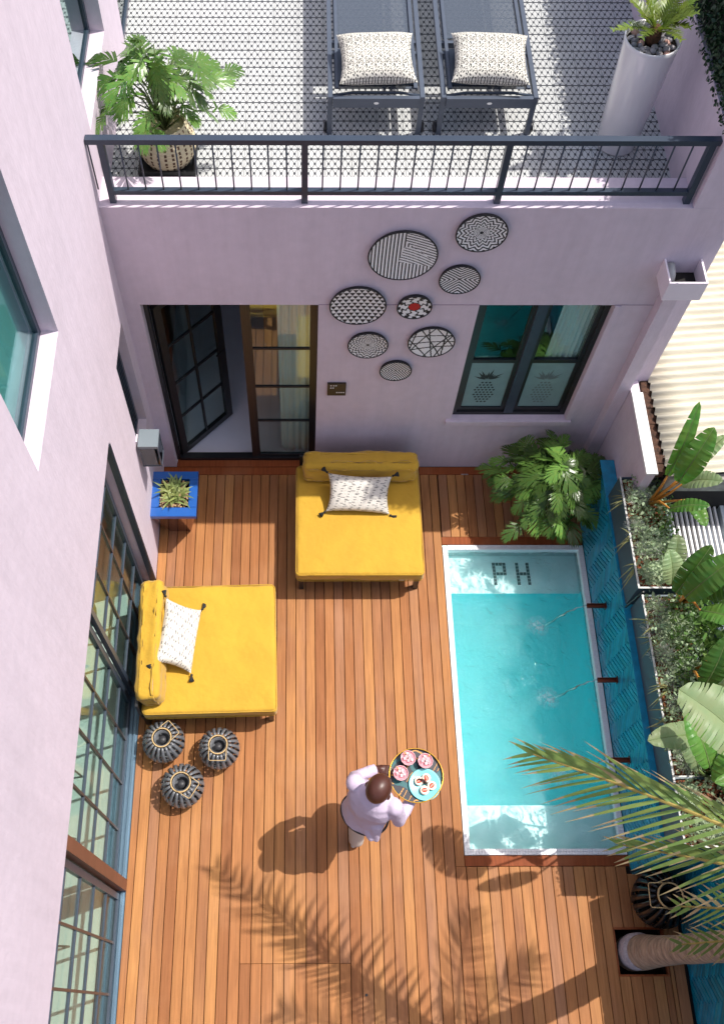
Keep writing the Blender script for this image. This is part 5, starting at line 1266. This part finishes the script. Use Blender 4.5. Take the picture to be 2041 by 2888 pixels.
for z, a, d_, off in lv:
    c = pelv.lerp(nb, (z-.94)/.48)+F*off
    for k in range(n): an = 2*math.pi*k/n; w_ = 1+.03*math.sin(5*an+z*20); q = c+Rr*a*w_*math.cos(an)+F*d_*w_*math.sin(an); q.z = z; vs.append(L3(q))
fs = [(i*n+k, i*n+(k+1) % n, (i+1)*n+(k+1) % n, (i+1)*n+k) for i in range(len(lv)-1) for k in range(n)]+[tuple(reversed(range(n))), tuple((len(lv)-1)*n+k for k in range(n))]
s.add(vs, fs)
for a, e, w_ in ((Lsh, Lel, Lwr), (Rsh, Rel, Rwr)):
    s.cap(L3(a), L3(a.lerp(e, .5)), .068, .062); s.cap(L3(a.lerp(e, .5)), L3(e), .062, .053); s.cap(L3(e), L3(e.lerp(w_, .78)), .051, .040)
s.cap(L3(pelv+Rr*.11-F*.06+U*.02), L3(pelv+Rr*.17-F*.13-U*.14), .075, .03); s.cap(L3(pelv+Rr*.05-F*.09-U*.02), L3(pelv+Rr*.13-F*.15-U*.12), .06, .03)
toM(s, 'shirt', m_shirt, per, .009, .018, 3)
for e, w_ in ((Lel, Lwr), (Rel, Rwr)):
    d = (w_-e).normalized(); c_ = e.lerp(w_, .80); MB().tube([L3(c_-d*.02), L3(c_+d*.025)], [.041, .039], 20).build('cuff', m_shirt, per, True)
MB().ring(L3(nb)+U*.005, .066, .013, 28, 8, tuple(U+F*.25)).build('collar', m_shirt, per, True)
t = MB()
for hp_, k_, a_ in ((Lhip, Lkn, Lan), (Rhip, Rkn, Ran)): t.cap(L3(hp_), L3(k_), .10, .074); t.cap(L3(k_), L3(a_)+U*.0, .072, .062)
t.ell(L3(pelv)-U*.02, (.158, .112, .12), 24, 12, Mrot)
toM(t, 'trousers', m_trou, per, .010, .026, 2)
bl = MB(); bl_c = L3(pelv)+U*.0
pts = [bl_c-U*.095+Rr*.192*math.cos(a)+F*(.152*math.sin(a)-.02) for a in [2*math.pi*k/40 for k in range(41)]]
bl.tube(pts, .009, 6); bl.build('belt', m_black, per, True)
for a_, dd in ((Lan, F), (Ran, F)):
    b = MB(); b.ell(L3(a_)+F*.05-U*.055, (.042, .125, .038), 20, 10, Mrot); toM(b, 'shoe', M('pale_shoe', srgb(196, 188, 180), .7), per, .008)

tray = thing('serving_tray', tuple(TC), label='round black tray with gold rim held by the person', cat='tray')
m_gold = M('gold_rim', srgb(206, 158, 62), .3, metal=.7); m_tt = M('tray_teal', srgb(14, 88, 92), .4); m_tb = M('tray_black', (.012, .012, .022), .35); m_tg = M('tray_gold', srgb(196, 140, 60), .4)
def f_tray(x, y):
    v = math.sin(7*x+3*math.sin(4*y+1))+math.sin(6*y+4*math.sin(3*x)); 
    w_ = math.sin(5*x-8*y+2*math.sin(5*x+2))
    if v > .55: return 1
    if abs(w_-.35) < .20 and v < .3: return 2
    return 0
b = MB(); n = 70
for i in range(n):
    for j in range(n):
        x = (i+.5)/n*2-1; y = (j+.5)/n*2-1
        if x*x+y*y > .99: continue
        R_ = .198; b.add([(((i)/n*2-1)*R_, ((j)/n*2-1)*R_, .003), ((((i+1))/n*2-1)*R_, ((j)/n*2-1)*R_, .003), ((((i+1))/n*2-1)*R_, ((j+1)/n*2-1)*R_, .003), (((i)/n*2-1)*R_, ((j+1)/n*2-1)*R_, .003)], [(0,1,2,3)], f_tray(x, y))
b.build('tray_print', [m_tb, m_tt, m_tg], tray)
MB().lathe([(0, 0), (.198, 0), (.203, .006), (.205, .022), (.201, .022), (.198, .002)], (0, 0, 0), 56).build('tray_base', m_tb, tray, True)
MB().ring((0, 0, .022), .204, .0042, 64, 8).build('tray_rim', m_gold, tray, True)
m_pk_ = M('pink_glassware', srgb(222, 170, 176), .12, coat=.5, var=.1, vs=30); m_ice = M('ice_cubes', srgb(222, 190, 192), .1, coat=.5); m_drink = M('pink_drink', srgb(214, 140, 150), .15)
for i, (dx, dy) in enumerate([(-.058, .122), (.072, .100), (-.120, .008)]):
    t = thing('dessert_glass', tuple(TC+Vector((dx, dy, .0035))), label='faceted pink iced glass %s' % ['at the far edge of the tray', 'on the tray beside the pool side rim', 'on the tray nearest the person'][i], cat='glass', group='pink glasses on the tray')
    b = MB(); n = 12; b.lathe([(.032, 0), (.040, .01), (.055, .045), (.058, .062), (.054, .062), (.050, .045), (0, .045)], (0, 0, 0), n); b.build('glass_bowl', m_pk_, t)
    MB().lathe([(0, 0), (.049, 0)], (0, 0, .050), 24).build('drink', m_drink, t)
    for k in range(7):
        a = k*2.4; r = .012*math.sqrt(k+1); b = MB(); q = Euler((random.uniform(-.6, .6), random.uniform(-.6, .6), a)).to_matrix(); c_ = Vector((r*math.cos(a), r*math.sin(a), .060)); hs_ = .0095
        b.add([c_+q@Vector((i_*hs_, j_*hs_, k_*hs_)) for i_, j_, k_ in ((-1,-1,-1),(1,-1,-1),(1,1,-1),(-1,1,-1),(-1,-1,1),(1,-1,1),(1,1,1),(-1,1,1))], [(0,3,2,1),(4,5,6,7),(0,1,5,4),(1,2,6,5),(2,3,7,6),(3,0,4,7)]); b.build('ice_cube', m_ice, t)
    b = MB(); b.tube([(.0, .0, .05), (.035*(1 if i == 1 else -1), .045, .085)], .003, 6); b.build('straw', m_gold, t, True)
pl = thing('blue_plate', tuple(TC+Vector((.062, -.068, .0035))), label='round turquoise plate with four red fruit halves on the tray', cat='plate')
MB().lathe([(.06, 0), (.11, .008), (.122, .014), (.119, .016), (.105, .010), (0, .008)], (0, 0, 0), 48).build('plate_body', M('turquoise_glaze', srgb(120, 200, 204), .25, coat=.4), pl, True)
m_rind = M('fruit_rind', srgb(240, 214, 190), .6); m_flesh = M('fruit_flesh', srgb(206, 70, 50), .35, var=.3, vs=60, bump=.6, bs=120)
for i, (dx, dy, rz) in enumerate([(-.045, .022, .3), (.012, .045, 1.9), (.050, -.012, .8), (-.006, -.046, .1)]):
    t = thing('fruit_half', tuple(TC+Vector((.062+dx, -.068+dy, .0125))), rz, label='red fleshed fruit half %s of the blue plate' % ['on the side near the person', 'at the far edge', 'on the pool side', 'at the near edge'][i], cat='fruit', group='fruit halves on the blue plate')
    MB().lathe([(.012, 0), (.030, .012), (.034, .024), (.028, .026), (0, .024)], (0, 0, 0), 24).build('rind', m_rind, t, True)
    b = MB(); b.ell((0, 0, .025), (.023, .017, .006), 16, 8); b.build('flesh', m_flesh, t, True)
    MB().box(-.018, .018, -.0015, .0015, .030, .0325).build('core', m_rind, t)
